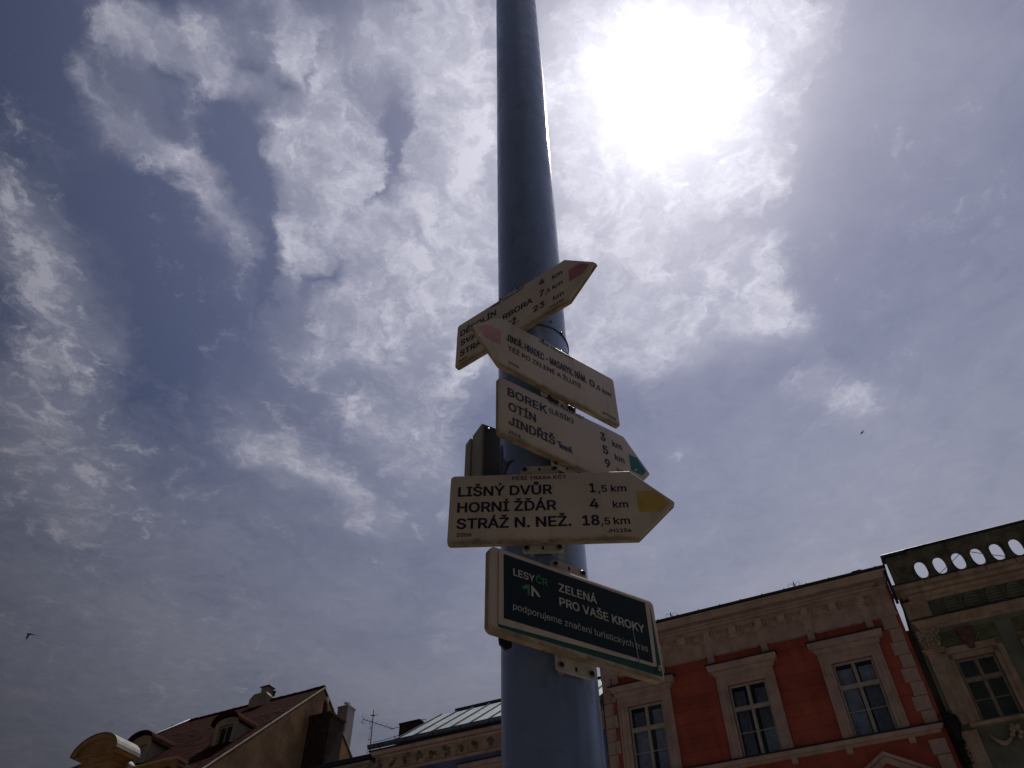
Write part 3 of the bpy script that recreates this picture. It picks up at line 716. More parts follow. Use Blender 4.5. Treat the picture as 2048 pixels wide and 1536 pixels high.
def mould(prof, u0, u1, d=20.):
    """mitred moulding whose profile was read on the facade plane"""
    m = MB(); pts = []; i = 0
    n = len(prof)
    for o, z in prof:
        k = (20 - o) / 20; zz = 1.6 + (z - 1.6) * k
        m.v += [(u0 - o, d + .05, zz), (u0 - o, d - o, zz), (u1 + o, d - o, zz), (u1 + o, d + .05, zz)]
    for k in range(n - 1):
        for q in range(3): m.f.append((4 * k + q, 4 * k + q + 1, 4 * k + 5 + q, 4 * k + 4 + q))
    m.f.append((3, 2, 1, 0)); e = 4 * (n - 1); m.f.append((e, e + 1, e + 2, e + 3)); return m
def surround(h, c, zs, a=.74, io=.485, top=11.13, mt='cream_stucco', corn=True, zbot=9.0, wide=.93, ctop=11.45):
    """window architrave in two steps with a frieze and projecting cornice"""
    m = MB()
    for s in (-1, 1):
        x0, x1 = sorted((c + s * io, c + s * a))
        xi0, xi1 = sorted((c + s * (io + .02), c + s * (io + .12)))
        m.box(*sorted((c + s * (io + .10), c + s * a)), 19.93, 20.0, zbot, top)
        m.box(*sorted((c + s * (io + .0), c + s * (io + .10))), 19.955, 20.0, zbot, zs + .10)
        m.box(*sorted((c + s * (a - .045), c + s * a)), 19.905, 19.93, zbot, top)
    m.box(c - io - .10, c + io + .10, 19.93, 20.0, zs + .10, top); m.box(c - io, c + io, 19.955, 20.0, zs, zs + .10)
    m.box(c - a + .045, c + a - .045, 19.905, 19.93, top - .14, top - .10)
    o = h.b(m, 'window_surround', mt)
    if corn:
        p = [(.08, top - .02), (.11, top + .02), (.12, top + .09), (.20, top + .14), (.22, ctop - .07), (.235, ctop - .02), (.21, ctop)]
        k = mould(p, c - a + .06, c + a - .06); h.b(k, 'window_cornice', mt)
        m = MB(); m.box(c - a - .20, c + a + .20, 19.745, 20.0, F(0, ctop, .22)[1] + .002, F(0, ctop, .22)[1] + .02); h.b(m, 'flashing', 'dark_sheet')
    return o

# ---- red house
hr = House('red_house', 'brick red town house with cream quoins and cornice, three tall white windows showing', -2.85)
WC = (-5.69, -2.96, -.345)
RL, RR = -6.85, 1.09
holes = [(c - .49, c + .49, 8.98, 10.80) for c in WC] + [(c - .49, c + .49, 5.2, 7.25) for c in WC] + [(-5.9, -4.9, .9, 3.2), (-2.1, -1.1, .9, 3.2), (-4.0, -2.8, 0, 2.9)]
m = wall_grid(RL, RR, 0, 12.55, holes); shell(m, RL, RR, 20, 29, 0, 12.2)
wall = h = hr.b(m, 'wall', 'red_stucco')
# plaster courses standing 14 mm proud with open joints between
iv = [(-6.40, WC[0] - .70), (WC[0] + .70, WC[1] - .70), (WC[1] + .70, WC[2] - .70), (WC[2] + .70, .70)]
zj = [9.03 + .338 * k for k in range(9)]
for k in range(8):
    z0, z1 = zj[k] + .006, min(zj[k + 1] - .006, 11.66)
    for a, b in iv:
        m = MB(); m.cbox(a, b, 19.986, 20.0, z0, z1, .004); hr.b(m, 'plaster_course', 'red_stucco')
# frieze, consoles and crowning cornice
m = MB(); m.box(RL + .002, 1.04, 19.94, 20.0, F(0, 11.69, .06)[1], 12.52)
m.box(RL + .004, 1.06, 19.925, 19.94, F(0, 11.69, .07)[1], F(0, 11.76, .07)[1]); hr.b(m, 'frieze', 'cream_stucco')
CONS = [-6.44, -5.09, -3.73, -2.36, -1.09, .30]
CONS = [-6.46, -5.10, -3.73, -2.30, -1.09, .35]
z0c = F(0, 11.72, .1)[1]
me = MB(); me.prism([(-.0, 12.46), (-.09, 12.46), (-.08, 12.36), (-.05, 12.30), (-.005, 12.28), (-.005, 11.84), (-.05, 11.81), (-.05, 11.66), (-.03, 11.59), (-.0, 11.57)], 'x', -.085, .085)
me = me.mesh('console', 'cream_stucco')
for c in CONS: hr.i(me, 'console', F(c, 0, .08)[0], 19.94, -.11)
me = MB(); me.cbox(-.10, .10, -.11, 0, 12.10, 12.30, .015); me = me.mesh('frieze_block', 'cream_stucco')
for a, b in zip(CONS, CONS[1:]): hr.i(me, 'frieze_block', F((a + b) / 2, 0, .1)[0], 19.94, .02)
# band of relief: egg shapes and drops
me = MB()
for q in range(8):
    w0, w1 = math.pi * q / 8, math.pi * (q + 1) / 8
    me.quad((.024 * math.cos(w0), -.016 * math.sin(w0), 0), (.024 * math.cos(w1), -.016 * math.sin(w1), 0), (.030 * math.cos(w1), -.034 * math.sin(w1), .085), (.030 * math.cos(w0), -.034 * math.sin(w0), .085))
me.poly([(.024 * math.cos(math.pi * q / 8), -.016 * math.sin(math.pi * q / 8), 0) for q in range(9)])
me = me.mesh('relief_drop', 'terracotta_relief')
m = MB(); m.box(RL + .3, .95, 19.934, 19.94, 12.03, 12.33); hr.b(m, 'relief_band', 'terracotta_relief')
n = 0
for a, b in zip([-6.85] + CONS, CONS + [1.0]):
    x = a + .14
    while x < b - .12:
        if abs(x - (a + b) / 2) > .15:
            hr.i(me, 'relief_drop', F(x, 0, .06)[0], 19.936, 12.215 + random.uniform(-.004, .004)); n += 1
            if n % 2: hr.i(me, 'relief_drop', F(x, 0, .06)[0], 19.936, 12.06, sc=(1.1, .9, .75))
        x += .085
for a, b in zip([-6.85] + CONS, CONS + [1.0]):                      # sunk panels drawn by fine fillets
    if b - a < .5: continue
    m = MB(); x0, x1 = F(a + .16, 0, .06)[0], F(b - .16, 0, .06)[0]; frame_boxes(m, x0, x1, 11.62, 11.99, 19.926, 19.94, .018); hr.b(m, 'panel_fillet', 'cream_stucco')
p = [(.07, 12.47), (.12, 12.50), (.13, 12.58), (.19, 12.60), (.20, 12.66), (.30, 12.70), (.46, 12.76), (.48, 12.90), (.52, 12.93), (.56, 12.985)]
hr.b(mould(p, RL + .57, 1.20 * .975 - .56), 'cornice', 'cream_stucco')
zc = F(0, 13.0, .56)[1]
m = MB(); m.prism([(19.40, zc), (19.39, zc + .055), (19.42, zc + .06), (20.0, zc + .07), (20.0, zc + .004)], 'x', RL + .004, 1.185); hr.b(m, 'gutter', 'dark_sheet')
m = MB(); m.prism([(19.42, zc + .064), (24.5, zc + .95), (29.2, zc + .10), (29.2, 12.2), (20.02, 12.2), (20.02, zc + .061)], 'x', RL + .003, 1.12); hr.b(m, 'roof', 'dark_sheet')
for k in range(14):
    x = -6.6 + k * .58; m = MB(); m.box(x, x + .03, 19.41, 19.6, zc + .06, zc + .085); hr.b(m, 'seam', 'dark_sheet')
m = MB()
m.box(1.10, 1.165, 19.5, 19.62, 11.75, zc + .05); hr.b(m, 'end_flashing', 'dark_sheet')
def scroll(u, tilt, big=1.):
    m = MB(); m.smooth = True
    for s in (-1, 1):
        pts = []
        for k in range(22):
            w = k / 21 * 4.9; r = .062 * (1 - .055 * k / 21 * 8 * .6); pts.append((u + s * (.105 - r * math.cos(w)) * big, 19.45, zc + .125 + r * math.sin(w) * big + .01))
        pts = [(u + s * .02 * big, 19.45, zc + .055), (u + s * .035 * big, 19.45, zc + .09)] + pts
        m.tube(pts, .005, 5)
    hr.b(m, 'iron_scroll', 'iron_black')
    m = MB(); m.smooth = True; m.tube([(u, 19.45, zc + .03), (u + .01, 19.45, zc + .10), (u + tilt, 19.45, zc + .15), (u + tilt * .6, 19.45, zc + .20), (u + tilt * 1.4, 19.45, zc + .255)], [.028, .018, .022, .012, .004], 7); hr.b(m, 'iron_spike', 'iron_black')
scroll(F(-4.58, 0, .55)[0], -.02); scroll(F(-1.12, 0, .55)[0], .0); 
m = MB(); m.smooth = True; m.tube([(.36, 19.45, zc + .05), (.42, 19.45, zc + .10), (.50, 19.45, zc + .09), (.58, 19.45, zc + .11), (.66, 19.45, zc + .06)], [.012, .02, .03, .014, .006], 7); hr.b(m, 'iron_spike', 'iron_black')
# quoins
q_w = MB(); q_w.cbox(-.36, 0, -.035, 0, .009, .329, .008); q_w = q_w.mesh('quoin', 'cream_stucco')
q_n = MB(); q_n.cbox(-.30, 0, -.035, 0, .009, .329, .008); q_n = q_n.mesh('quoin', 'cream_stucco')
qL = MB(); qL.cbox(0, .36, -.035, 0, .009, .329, .008); qL = qL.mesh('quoin', 'cream_stucco')
qN = MB(); qN.cbox(0, .27, -.035, 0, .009, .329, .008); qN = qN.mesh('quoin', 'cream_stucco')
for k in range(8):
    z = 11.335 - k * .338 + .0
    o = hr.i(q_w if k % 2 == 0 else q_n, 'quoin', 1.0 + (.012 if k % 2 else 0), 20.0, z)
    hr.i(qL if k % 2 else qN, 'quoin', RL + .01, 20.0, z)
for k in range(24):
    z = 8.34 - k * .338
    if z > 1:
        hr.i(q_w if k % 2 == 0 else q_n, 'quoin', 1.0, 20.0, z); hr.i(qL if k % 2 else qN, 'quoin', RL + .01, 20.0, z)
# windows
for c in WC:
    window(hr, c - .475, c + .475, 9.0, 10.79); surround(hr, c, 10.80)
    window(hr, c - .475, c + .475, 5.22, 7.24); surround(hr, c, 7.26, top=7.6, corn=False, zbot=5.2)
    m = MB(); m.prism([(c - 1.0, 7.78), (c + 1.0, 7.78), (c + 1.0, 7.86), (c, 8.44), (c - 1.0, 7.86)], 'y', 19.80, 20.0)
    hr.b(m, 'pediment', 'cream_stucco')
    m = MB(); m.prism([(c - .78, 7.84), (c + .78, 7.84), (c, 8.29)], 'y', 19.795, 19.80); hr.b(m, 'pediment_field', 'red_stucco')
    m = MB()
    for s in (-1, 1): m.prism([(c + s * 1.04, 7.86), (c + s * 1.04, 7.93), (c, 8.53), (c, 8.45)], 'y', 19.74, 20.0)
    hr.b(m, 'pediment_moulding', 'cream_stucco')
# string course with little brackets
p = [(.03, 8.80), (.06, 8.83), (.07, 8.86), (.12, 8.89), (.14, 8.95), (.15, 8.99), (.12, 9.005)]
hr.b(mould(p, RL + .16, 1.07 - .15), 'string_course', 'cream_stucco')
zt = F(0, 9.005, .12)[1]
m = MB(); m.box(RL + .01, 1.075, 19.845, 20.0, zt + .002, zt + .018); hr.b(m, 'flashing', 'dark_sheet')
me = MB(); me.prism([(0, 8.80), (-.075, 8.80), (-.075, 8.72), (-.05, 8.66), (0, 8.64)], 'x', -.07, .07); me = me.mesh('bracket_block', 'cream_stucco')
for c in (.34, -1.03, -2.28, -3.65, -5.0, -6.37): hr.i(me, 'bracket_block', F(c, 0, .05)[0], 20.0, .03)
# ground floor
for a, b in ((-5.9, -4.9), (-2.1, -1.1)): window(hr, a + .01, b - .01, .92, 3.18)
m = MB(); m.box(-3.95, -2.85, 20.1, 20.16, 0, 2.88); hr.b(m, 'door', 'window_brown')
m = MB(); m.box(RL, 1.08, 19.96, 20.0, 0, .6); hr.b(m, 'plinth', 'tan_stone')

# ---- green house with the pierced parapet
hg = House('green_house', 'green and tan town house topped by a parapet of oval openings', 5.2)
GL, GR = 1.24, 9.6
GW = [2.262 + 1.70 * k for k in range(5)]
holes = [(c - .43, c + .43, 8.84, 10.29) for c in GW] + [(c - .43, c + .43, 5.0, 6.8) for c in GW] + [(c - .5, c + .5, .8, 3.0) for c in GW]
m = wall_grid(GL, GR, 0, 12.3, holes); shell(m, GL, GR, 20, 20.6, 0, 11.85); shell(m, GL, GR, 20.6, 28, 0, 11.3)
hg.b(m, 'wall', 'green_stucco')
m = MB(); m.box(1.10, GL - .002, 20.3, 20.5, 0, 11.36); hg.b(m, 'side_infill', 'green_stucco')
m = MB(); m.prism([(20.0, 12.28), (20.6, 12.28), (20.6, 12.05), (28.1, 11.4), (28.1, 11.25), (20.0, 11.9)], 'x', GL + .002, GR); hg.b(m, 'roof', 'dark_sheet')
# parapet slab with real oval holes
PT = 13.27; PB = 12.30
m = MB(); OV = [1.985 + .445 * k for k in range(17)]; n = 28; y0, y1 = 19.93, 20.06
rw, rh, oz = .140, .262, 12.685
def ell(c, q, kx=1, kz=1):
    w = 2 * math.pi * (q + .5) / n; x = math.cos(w); z = math.sin(w); e = 2 / 2.35
    return c + math.copysign(abs(x) ** e, x) * rw * kx, oz + math.copysign(abs(z) ** e, z) * rh * kz
def cellpt(c, q):
    w = 2 * math.pi * (q + .5) / n; dx, dz = math.cos(w), math.sin(w); hw, ht, hb = .2225, PT - oz - .11, oz - PB
    t = min(hw / abs(dx) if abs(dx) > 1e-9 else 9e9, (ht if dz > 0 else hb) / abs(dz) if abs(dz) > 1e-9 else 9e9)
    return c + dx * t, oz + dz * t
for c in OV:
    for y in (y0, y1):
        for q in range(n):
            a = ell(c, q); b = ell(c, q + 1); e = cellpt(c, q + 1); f = cellpt(c, q)
            m.quad((a[0], y, a[1]), (b[0], y, b[1]), (e[0], y, e[1]), (f[0], y, f[1]))
            # square off the cell corners
        for sx in (-1, 1):
            for zz_ in (PT - .11, PB):
                pts = [cellpt(c, q) for q in range(n)]
                side = [p for p in pts if abs(p[0] - (c + sx * .2225)) < 1e-6]; tb = [p for p in pts if abs(p[1] - zz_) < 1e-6]
                if side and tb:
                    s_ = min(side, key=lambda p: abs(p[1] - zz_)); t_ = min(tb, key=lambda p: abs(p[0] - (c + sx * .2225)))
                    m.poly([(s_[0], y, s_[1]), (c + sx * .2225, y, zz_), (t_[0], y, t_[1])])
    for q in range(n):
        a = ell(c, q); b = ell(c, q + 1); m.quad((a[0], y0, a[1]), (b[0], y0, b[1]), (b[0], y1, b[1]), (a[0], y1, a[1]))
e0, e1 = OV[0] - .2225, OV[-1] + .2225
m.box(e0, e1, y0, y1, PT - .109, PT - .02); m.box(e0, e1, y0, y1, PB - .12, PB - .001)
par = hg.b(m, 'parapet', 'parapet_stone')
for c in OV:                                     # raised rings round the ovals
    m = MB(); pts_o = [ell(c, q, 1.33, 1.22) for q in range(n)]; pts_i = [ell(c, q, 1.06, 1.03) for q in range(n)]; pm = [ell(c, q, 1.18, 1.12) for q in range(n)]
    for q in range(n):
        r_ = (q + 1) % n
        m.quad((pts_o[q][0], y0 - .002, pts_o[q][1]), (pts_o[r_][0], y0 - .002, pts_o[r_][1]), (pm[r_][0], y0 - .03, pm[r_][1]), (pm[q][0], y0 - .03, pm[q][1]))
        m.quad((pm[q][0], y0 - .03, pm[q][1]), (pm[r_][0], y0 - .03, pm[r_][1]), (pts_i[r_][0], y0 - .002, pts_i[r_][1]), (pts_i[q][0], y0 - .002, pts_i[q][1]))
    m.smooth = True; hg.b(m, 'oval_ring', 'parapet_stone', par)
m = MB(); m.cbox(e0 + .01, e1, 19.86, 20.13, PT - .02, PT + .03, .012); hg.b(m, 'parapet_coping', 'dark_sheet', par)
m = MB(); m.cbox(GL + .03, e0 - .001, 19.88, 20.12, PB - .1, 13.18, .01); hg.b(m, 'parapet_pier', 'parapet_stone', par)
m = MB(); m.cbox(GL - .05, e0 + .03, 19.82, 20.18, 13.181, 13.27, .015); hg.b(m, 'pier_cap', 'dark_sheet', par)
m = MB(); m.smooth = True                        # carved spiral on the pier
m.tube([(1.50 + (.16 - .006 * k) * math.cos(k * .42), 19.872, 12.75 + (.26 - .009 * k) * math.sin(k * .42)) for k in range(24)], .014, 6); hg.b(m, 'pier_carving', 'parapet_stone', par)
p = [(.05, 11.86), (.07, 11.93), (.14, 11.99), (.16, 12.08), (.20, 12.10), (.28, 12.13), (.30, 12.22), (.36, 12.26), (.44, 12.30), (.46, 12.40), (.44, 12.43)]
hg.b(mould(p, 1.135 * .978 + .46, GR - .46), 'cornice', 'tan_stone')
zc2 = F(0, 12.43, .45)[1]
m = MB(); m.box(1.13, GR, 19.53, 20.0, zc2 + .003, zc2 + .02); hg.b(m, 'flashing', 'dark_sheet')
for k in range(12):                              # joints between the cornice stones
    x = 1.95 + k * .66 + random.uniform(-.05, .05); m = MB(); m.box(x, x + .012, 19.535, 19.6, F(0, 12.31, .45)[1], zc2 + .001); hg.b(m, 'stone_joint', 'hole_dark')
# shell frieze
m = MB(); m.box(1.80, GR, 19.985, 20.0, 11.42, 11.90); hg.b(m, 'frieze', 'green_dark')
m = MB(); m.cbox(GL + .01, 1.80, 19.93, 20.0, 11.42, 11.90, .01); hg.b(m, 'end_block', 'tan_stone')
m = MB(); m.smooth = True
for r_ in (.03, .07, .11, .145):
    m.tube([(1.52 + r_ * math.cos(k * .524) * (1 + .12 * (k % 2)), 19.925, 11.64 + r_ * math.sin(k * .524) * (1 + .12 * (k % 2))) for k in range(13)], .011, 5, caps=False)
hg.b(m, 'rosette', 'tan_stone')
for k in range(15):
    c = 2.285 + .478 * k
    m = MB()
    for q in range(5):                           # ribs of each shell, shorter towards the crown
        z = 11.455 + q * .075; wd = .165 * math.sqrt(max(.05, 1 - (q / 5.2) ** 2))
        m.cbox(c - wd, c + wd, 19.945, 19.985, z, z + .052, .012)
    hg.b(m, 'shell_relief', 'green_stucco')
    m = MB(); m.smooth = True
    m.tube([(c + .195 * math.cos(w), 19.965, 11.45 + .375 * math.sin(w)) for w in [math.pi * j / 14 for j in range(15)]], .014, 5)
    hg.b(m, 'shell_rim', 'green_stucco')
    m = MB(); m.smooth = True; x = c + .239
    for dz, rr in ((11.50, .035), (11.58, .026), (11.66, .034), (11.75, .022)): m.lathe([(.001, 19.93), (rr * .7, 19.94), (rr, 19.965), (rr, 19.985)], x + random.uniform(-.012, .012), dz, 8, 'y')
    hg.b(m, 'drop_ornament', 'green_stucco')
p = [(.03, 11.12), (.045, 11.18), (.05, 11.22), (.07, 11.23), (.08, 11.29), (.10, 11.31), (.13, 11.36), (.16, 11.385), (.17, 11.405), (.15, 11.415)]
hg.b(mould(p, GL + .17, GR - .17), 'architrave', 'tan_stone')
zt = F(0, 11.415, .16)[1]
m = MB(); m.box(GL + .002, GR, 19.825, 19.98, zt + .002, zt + .014); hg.b(m, 'flashing', 'dark_sheet')
# pilasters with leafy capitals
for c, wd in [(1.475, .155)] + [(9.35, .155)]:
    m = MB(); m.cbox(c - wd, c + wd, 19.93, 20.0, 8.85, 10.56, .012); m.cbox(c - wd - .03, c + wd + .03, 19.90, 20.0, 0, 8.70, .01); hg.b(m, 'pilaster', 'tan_stone')
    m = MB(); m.cbox(c - wd - .08, c + wd + .12, 19.86, 20.0, 10.56, 10.605, .008); m.box(c - wd - .04, c + wd + .08, 19.89, 20.0, 10.50, 10.56); hg.b(m, 'capital_ring', 'tan_stone')
    m = MB(); m.box(c - wd - .02, c + wd + .05, 19.90, 20.0, 10.605, 11.08)
    cap = hg.b(m, 'capital', 'tan_stone')
    m = MB(); m.smooth = True
    for row in range(4):                         # curling leaves
        for k in range(6):
            x = c - wd - .05 + (wd * 2 + .13) * (k + .5 * (row % 2)) / 5.2; x += random.uniform(-.035, .035); z = 10.64 + row * .115 + random.uniform(-.035, .035); s_ = random.uniform(.5, 1.25)
            m.tube([(x, 19.90, z), (x + random.uniform(-.02, .02), 19.865, z + .05 * s_), (x + random.uniform(-.03, .03), 19.845, z + .085 * s_), (x, 19.83, z + .06 * s_)], [.016, .032 * s_, .026, .006], 6)
    for s_ in (-1, 1):
        cx1 = c + .02 + s_ * (wd + .04)
        m.tube([(cx1 + .05 * (1 - k / 16) * math.cos(k * .6), 19.87, 11.0 + .06 * (1 - k / 16) * math.sin(k * .6)) for k in range(14)], .016, 6)
    hg.b(m, 'capital_leaves', 'tan_stone', cap)
# windows with coloured panels above
for c in GW:
    window(hg, c - .415, c + .415, 8.86, 10.28, paint='window_brown', tz=.66, bars=1, curtain=False, mull=.034)
    m = MB()
    for s in (-1, 1):
        m.cbox(*sorted((c + s * .43, c + s * .53)), 19.95, 20.0, 8.84, 10.40, .006)
        m.cbox(*sorted((c + s * .53, c + s * .665)), 19.92, 20.0, 8.84, 10.60, .012)
    m.cbox(c - .53, c + .53, 19.95, 20.0, 10.29, 10.41, .006); m.cbox(c - .665, c + .665, 19.92, 20.0, 10.42, 10.58, .012)
    hg.b(m, 'window_surround', 'tan_stone')
    m = MB(); m.box(c - .62, c - .16, 19.975, 20.0, 10.63, 10.98); hg.b(m, 'sunk_panel', 'olive_panel'); m = MB(); m.box(c + .21, c + .70, 19.975, 20.0, 10.63, 10.98); hg.b(m, 'sunk_panel', 'olive_panel')
    m = MB(); m.prism([(c - .15, 10.97), (c + .17, 10.97), (c + .14, 10.7), (c + .10, 10.44), (c - .02, 10.44), (c - .10, 10.7)], 'y', 19.88, 20.0); hg.b(m, 'cartouche', 'brown_panel')
    m = MB(); m.smooth = True
    for s in (-1, 1): m.tube([(c + s * (.20 + .10 * math.sin(k * .35)), 19.955, 10.98 - .035 * k) for k in range(11)], [.008 + .012 * math.sin(k / 10 * 3.1) for k in range(11)], 6)
    m.tube([(c - .6 + .06 * k, 19.96, 10.62 + .02 * math.sin(k * 1.4)) for k in range(22)], .012, 5)
    hg.b(m, 'scrollwork', 'green_stucco')
    m = MB(); m.cbox(c - .70, c + .70, 19.84, 20.0, 8.74, 8.82, .012); hg.b(m, 'sill', 'tan_stone')
    m = MB(); m.smooth = True                    # swag of fruit under the sill
    for s in (-1, 1):
        m.tube([(c + .10 + s * (.10 + .40 * k / 10), 19.94, 8.44 - .16 * math.sin(k / 10 * math.pi) + .10 * k / 10) for k in range(11)], [.02 + .035 * math.sin(k / 10 * math.pi) for k in range(11)], 7)
    for k in range(9): m.lathe([(.002, 19.84), (.04, 19.86), (.055, 19.90), (.04, 19.97)], c + .12 + random.uniform(-.10, .10), 8.52 + random.uniform(-.14, .12), 8, 'y')
    hg.b(m, 'swag', 'tan_stone')
    window(hg, c - .415, c + .415, 5.02, 6.78, paint='window_brown', curtain=False)
    window(hg, c - .485, c + .485, .82, 2.98, paint='window_brown', curtain=False)
# downpipe between the two houses, with leafy growth at its hopper
m = MB(); m.smooth = True
m.tube([(1.16, 19.86, 0), (1.16, 19.86, 8.6), (1.19, 19.86, 8.9)], .055, 12); dp = hg.b(m, 'downpipe', 'iron_black')
m = MB(); m.smooth = True; m.lathe([(.07, 8.45), (.09, 8.6), (.15, 8.78), (.17, 8.95), (.15, 9.02)], 1.24, 19.84, 14); hg.b(m, 'hopper', 'iron_black', dp)
lv = MB()
for k in range(230):
    w = random.uniform(0, 6.28); rr = random.uniform(.03, .17); z = random.choice((random.uniform(8.75, 9.13), random.uniform(8.0, 8.8))); rr *= (1 if z > 8.72 else .62)
    cx1, cy1 = 1.24 + rr * math.cos(w) - (.06 if z > 9.02 else 0), 19.82 + rr * math.sin(w) * .7; s_ = random.uniform(.02, .045); a = random.uniform(0, 6.28)
    dx, dz, dy = math.cos(a) * s_, math.sin(a) * s_, random.uniform(-.02, .02)
    lv.quad((cx1 - dx, cy1 - dy, z - dz), (cx1 + dz * .5, cy1, z - dx * .5), (cx1 + dx, cy1 + dy, z + dz), (cx1 - dz * .5, cy1, z + dx * .5))
hg.b(lv, 'climbing_leaves', 'leaf_black', kind='stuff')

# ---- blue house with the metal roof
hb = House('blue_house', 'pale blue house with seamed metal roof and round gutter, half hidden behind the pole', -10.5)
BL, BR = -14.15, -6.87
holes = [(c - .45, c + .45, 8.0, 9.75) for c in (-12.9, -10.4, -7.95)] + [(c - .45, c + .45, 4.6, 6.4) for c in (-12.9, -10.4, -7.95)]
m = wall_grid(BL, BR, 0, 10.95, holes); shell(m, BL, BR, 20, 28, 0, 10.9); hb.b(m, 'wall', 'blue_stucco')
for c in (-12.9, -10.4, -7.95):
    window(hb, c - .44, c + .44, 8.02, 9.73); window(hb, c - .44, c + .44, 4.62, 6.38)
    surround(hb, c, 9.76, a=.66, io=.45, top=9.95, mt='cream_stucco', zbot=7.98, wide=.9, ctop=10.22)
p = [(.03, 10.38), (.05, 10.44), (.06, 10.47)]
hb.b(mould(p, BL + .07, BR - .06), 'frieze_moulding', 'cream_stucco')
m = MB(); m.box(BL + .002, BR - .002, 19.97, 20.0, 10.47, 10.86); hb.b(m, 'frieze', 'tan_stone')
k = 0; x = -14.0
while x < BR - .2:
    m = MB(); m.smooth = True
    for q in range(5): m.lathe([(.002, 19.93), (.05, 19.94), (.065, 19.97)], x + random.uniform(-.09, .09), 10.66 + random.uniform(-.10, .10), 7, 'y')
    hb.b(m, 'frieze_relief', 'parapet_stone'); x += .46
p = [(.05, 10.84), (.10, 10.87), (.12, 10.93), (.18, 10.95), (.28, 10.98), (.30, 11.08), (.34, 11.10)]
hb.b(mould(p, BL + .30, BR - .34), 'cornice', 'cream_stucco')
zg = F(0, 11.10, .34)[1]
m = MB(); m.box(BL - .04, BR, 19.62, 20.2, zg + .003, zg + .035); hb.b(m, 'eave_sheet', 'dark_sheet')
m = MB(); m.smooth = True                        # half-round gutter
n = 10
for x in (BL - .02, BR):
    for q in range(n + 1):
        w = math.pi * q / n; m.v.append((x, 19.58 - .095 * math.cos(w), zg + .15 - .105 * math.sin(w)))
for q in range(n): m.f.append((q, q + 1, n + 2 + q, n + 1 + q))
m.f.append(tuple(range(n + 1))); m.f.append(tuple(range(n + 1, 2 * n + 2)))
gt = hb.b(m, 'gutter', 'gutter_metal')
for k in range(9):
    x = -13.8 + k * .92; m = MB()
    m.smooth = True; pts = [(x, 19.58 - .100 * math.cos(math.pi * q / 8), zg + .15 - .110 * math.sin(math.pi * q / 8)) for q in range(9)]
    m.tube(pts, .010, 5); hb.b(m, 'gutter_bracket', 'dark_sheet', gt)
Z0, Z1 = zg + .16, 13.0
m = MB(); m.prism([(19.66, Z0), (22.45, Z1), (26, Z1 + .25), (28.1, 11.0), (28.1, 10.8), (20.02, 10.8), (20.02, Z0 - .002)], 'x', -13.42, BR + .0); rf = hb.b(m, 'roof', 'roof_metal')
m = MB(); m.quad((BL, 19.9, zg + .04), (-13.42, 19.9, zg + .04), (-13.42, 28.0, zg + .04), (BL, 28.0, zg + .04)); hb.b(m, 'flat_strip', 'dark_sheet')
for k in range(11):
    x = -13.42 + .62 * k; m = MB(); dx = .018
    m.prism([(19.70, Z0 + .03), (22.45, Z1 + .002), (22.45, Z1 + .045), (19.70, Z0 + .075)], 'x', x - dx, x + dx); hb.b(m, 'roof_seam', 'roof_seam', rf)
m = MB(); m.smooth = True; m.tube([(-12.9, 22.45, Z1 + .04), (BR, 22.45, Z1 + .04)], .06, 8); hb.b(m, 'ridge_roll', 'roof_seam', rf)
m = MB(); m.box(-15.18, -14.42, 22.6, 23.6, 10.8, 13.05); hb.b(m, 'chimney', 'brick_brown')
m = MB(); m.cbox(-15.20, -14.36, 22.56, 23.64, 13.051, 13.10, .01); hb.b(m, 'chimney_cap', 'dark_sheet')
# wire rail beside it
m = MB()
m.tube([(-15.26, 22.9, 11.2), (-15.26, 22.9, 13.17)], .013, 6); m.tube([(-14.45, 22.9, 12.9), (-14.45, 22.9, 13.22)], .013, 6); m.tube([(-15.52, 22.9, 11.3), (-15.52, 22.9, 12.86)], .013, 6)
m.tube([(-15.75, 22.9, 13.13), (-15.3, 22.9, 13.14), (-14.8, 22.9, 13.18), (-14.4, 22.9, 13.22), (-14.3, 22.9, 13.17)], .010, 6)
m.tube([(-16.5, 22.95, 12.83), (-15.9, 22.9, 12.80), (-15.3, 22.9, 12.86)], .009, 6)
hb.b(m, 'roof_rail', 'iron_black')

# ---- low plastered house between blue and ochre
hl = House('low_house', 'low plain plastered house with dark sheet eaves between the ochre gable and blue house', -17.8)
m = MB(); shell(m, -21.45, -14.17, 20, 27.5, 0, 10.75, True); hl.b(m, 'wall', 'dull_plaster')
m = MB(); m.prism([(19.72, 10.80), (19.72, 10.93), (23.75, 12.1), (27.6, 10.9), (27.6, 10.7)], 'x', -21.44, -14.21); hl.b(m, 'roof', 'dark_sheet')
p = [(.02, 10.60), (.10, 10.66), (.12, 10.74), (.22, 10.80), (.24, 10.88)]
hl.b(mould(p, -21.2, -14.45), 'eave_moulding', 'dull_plaster')

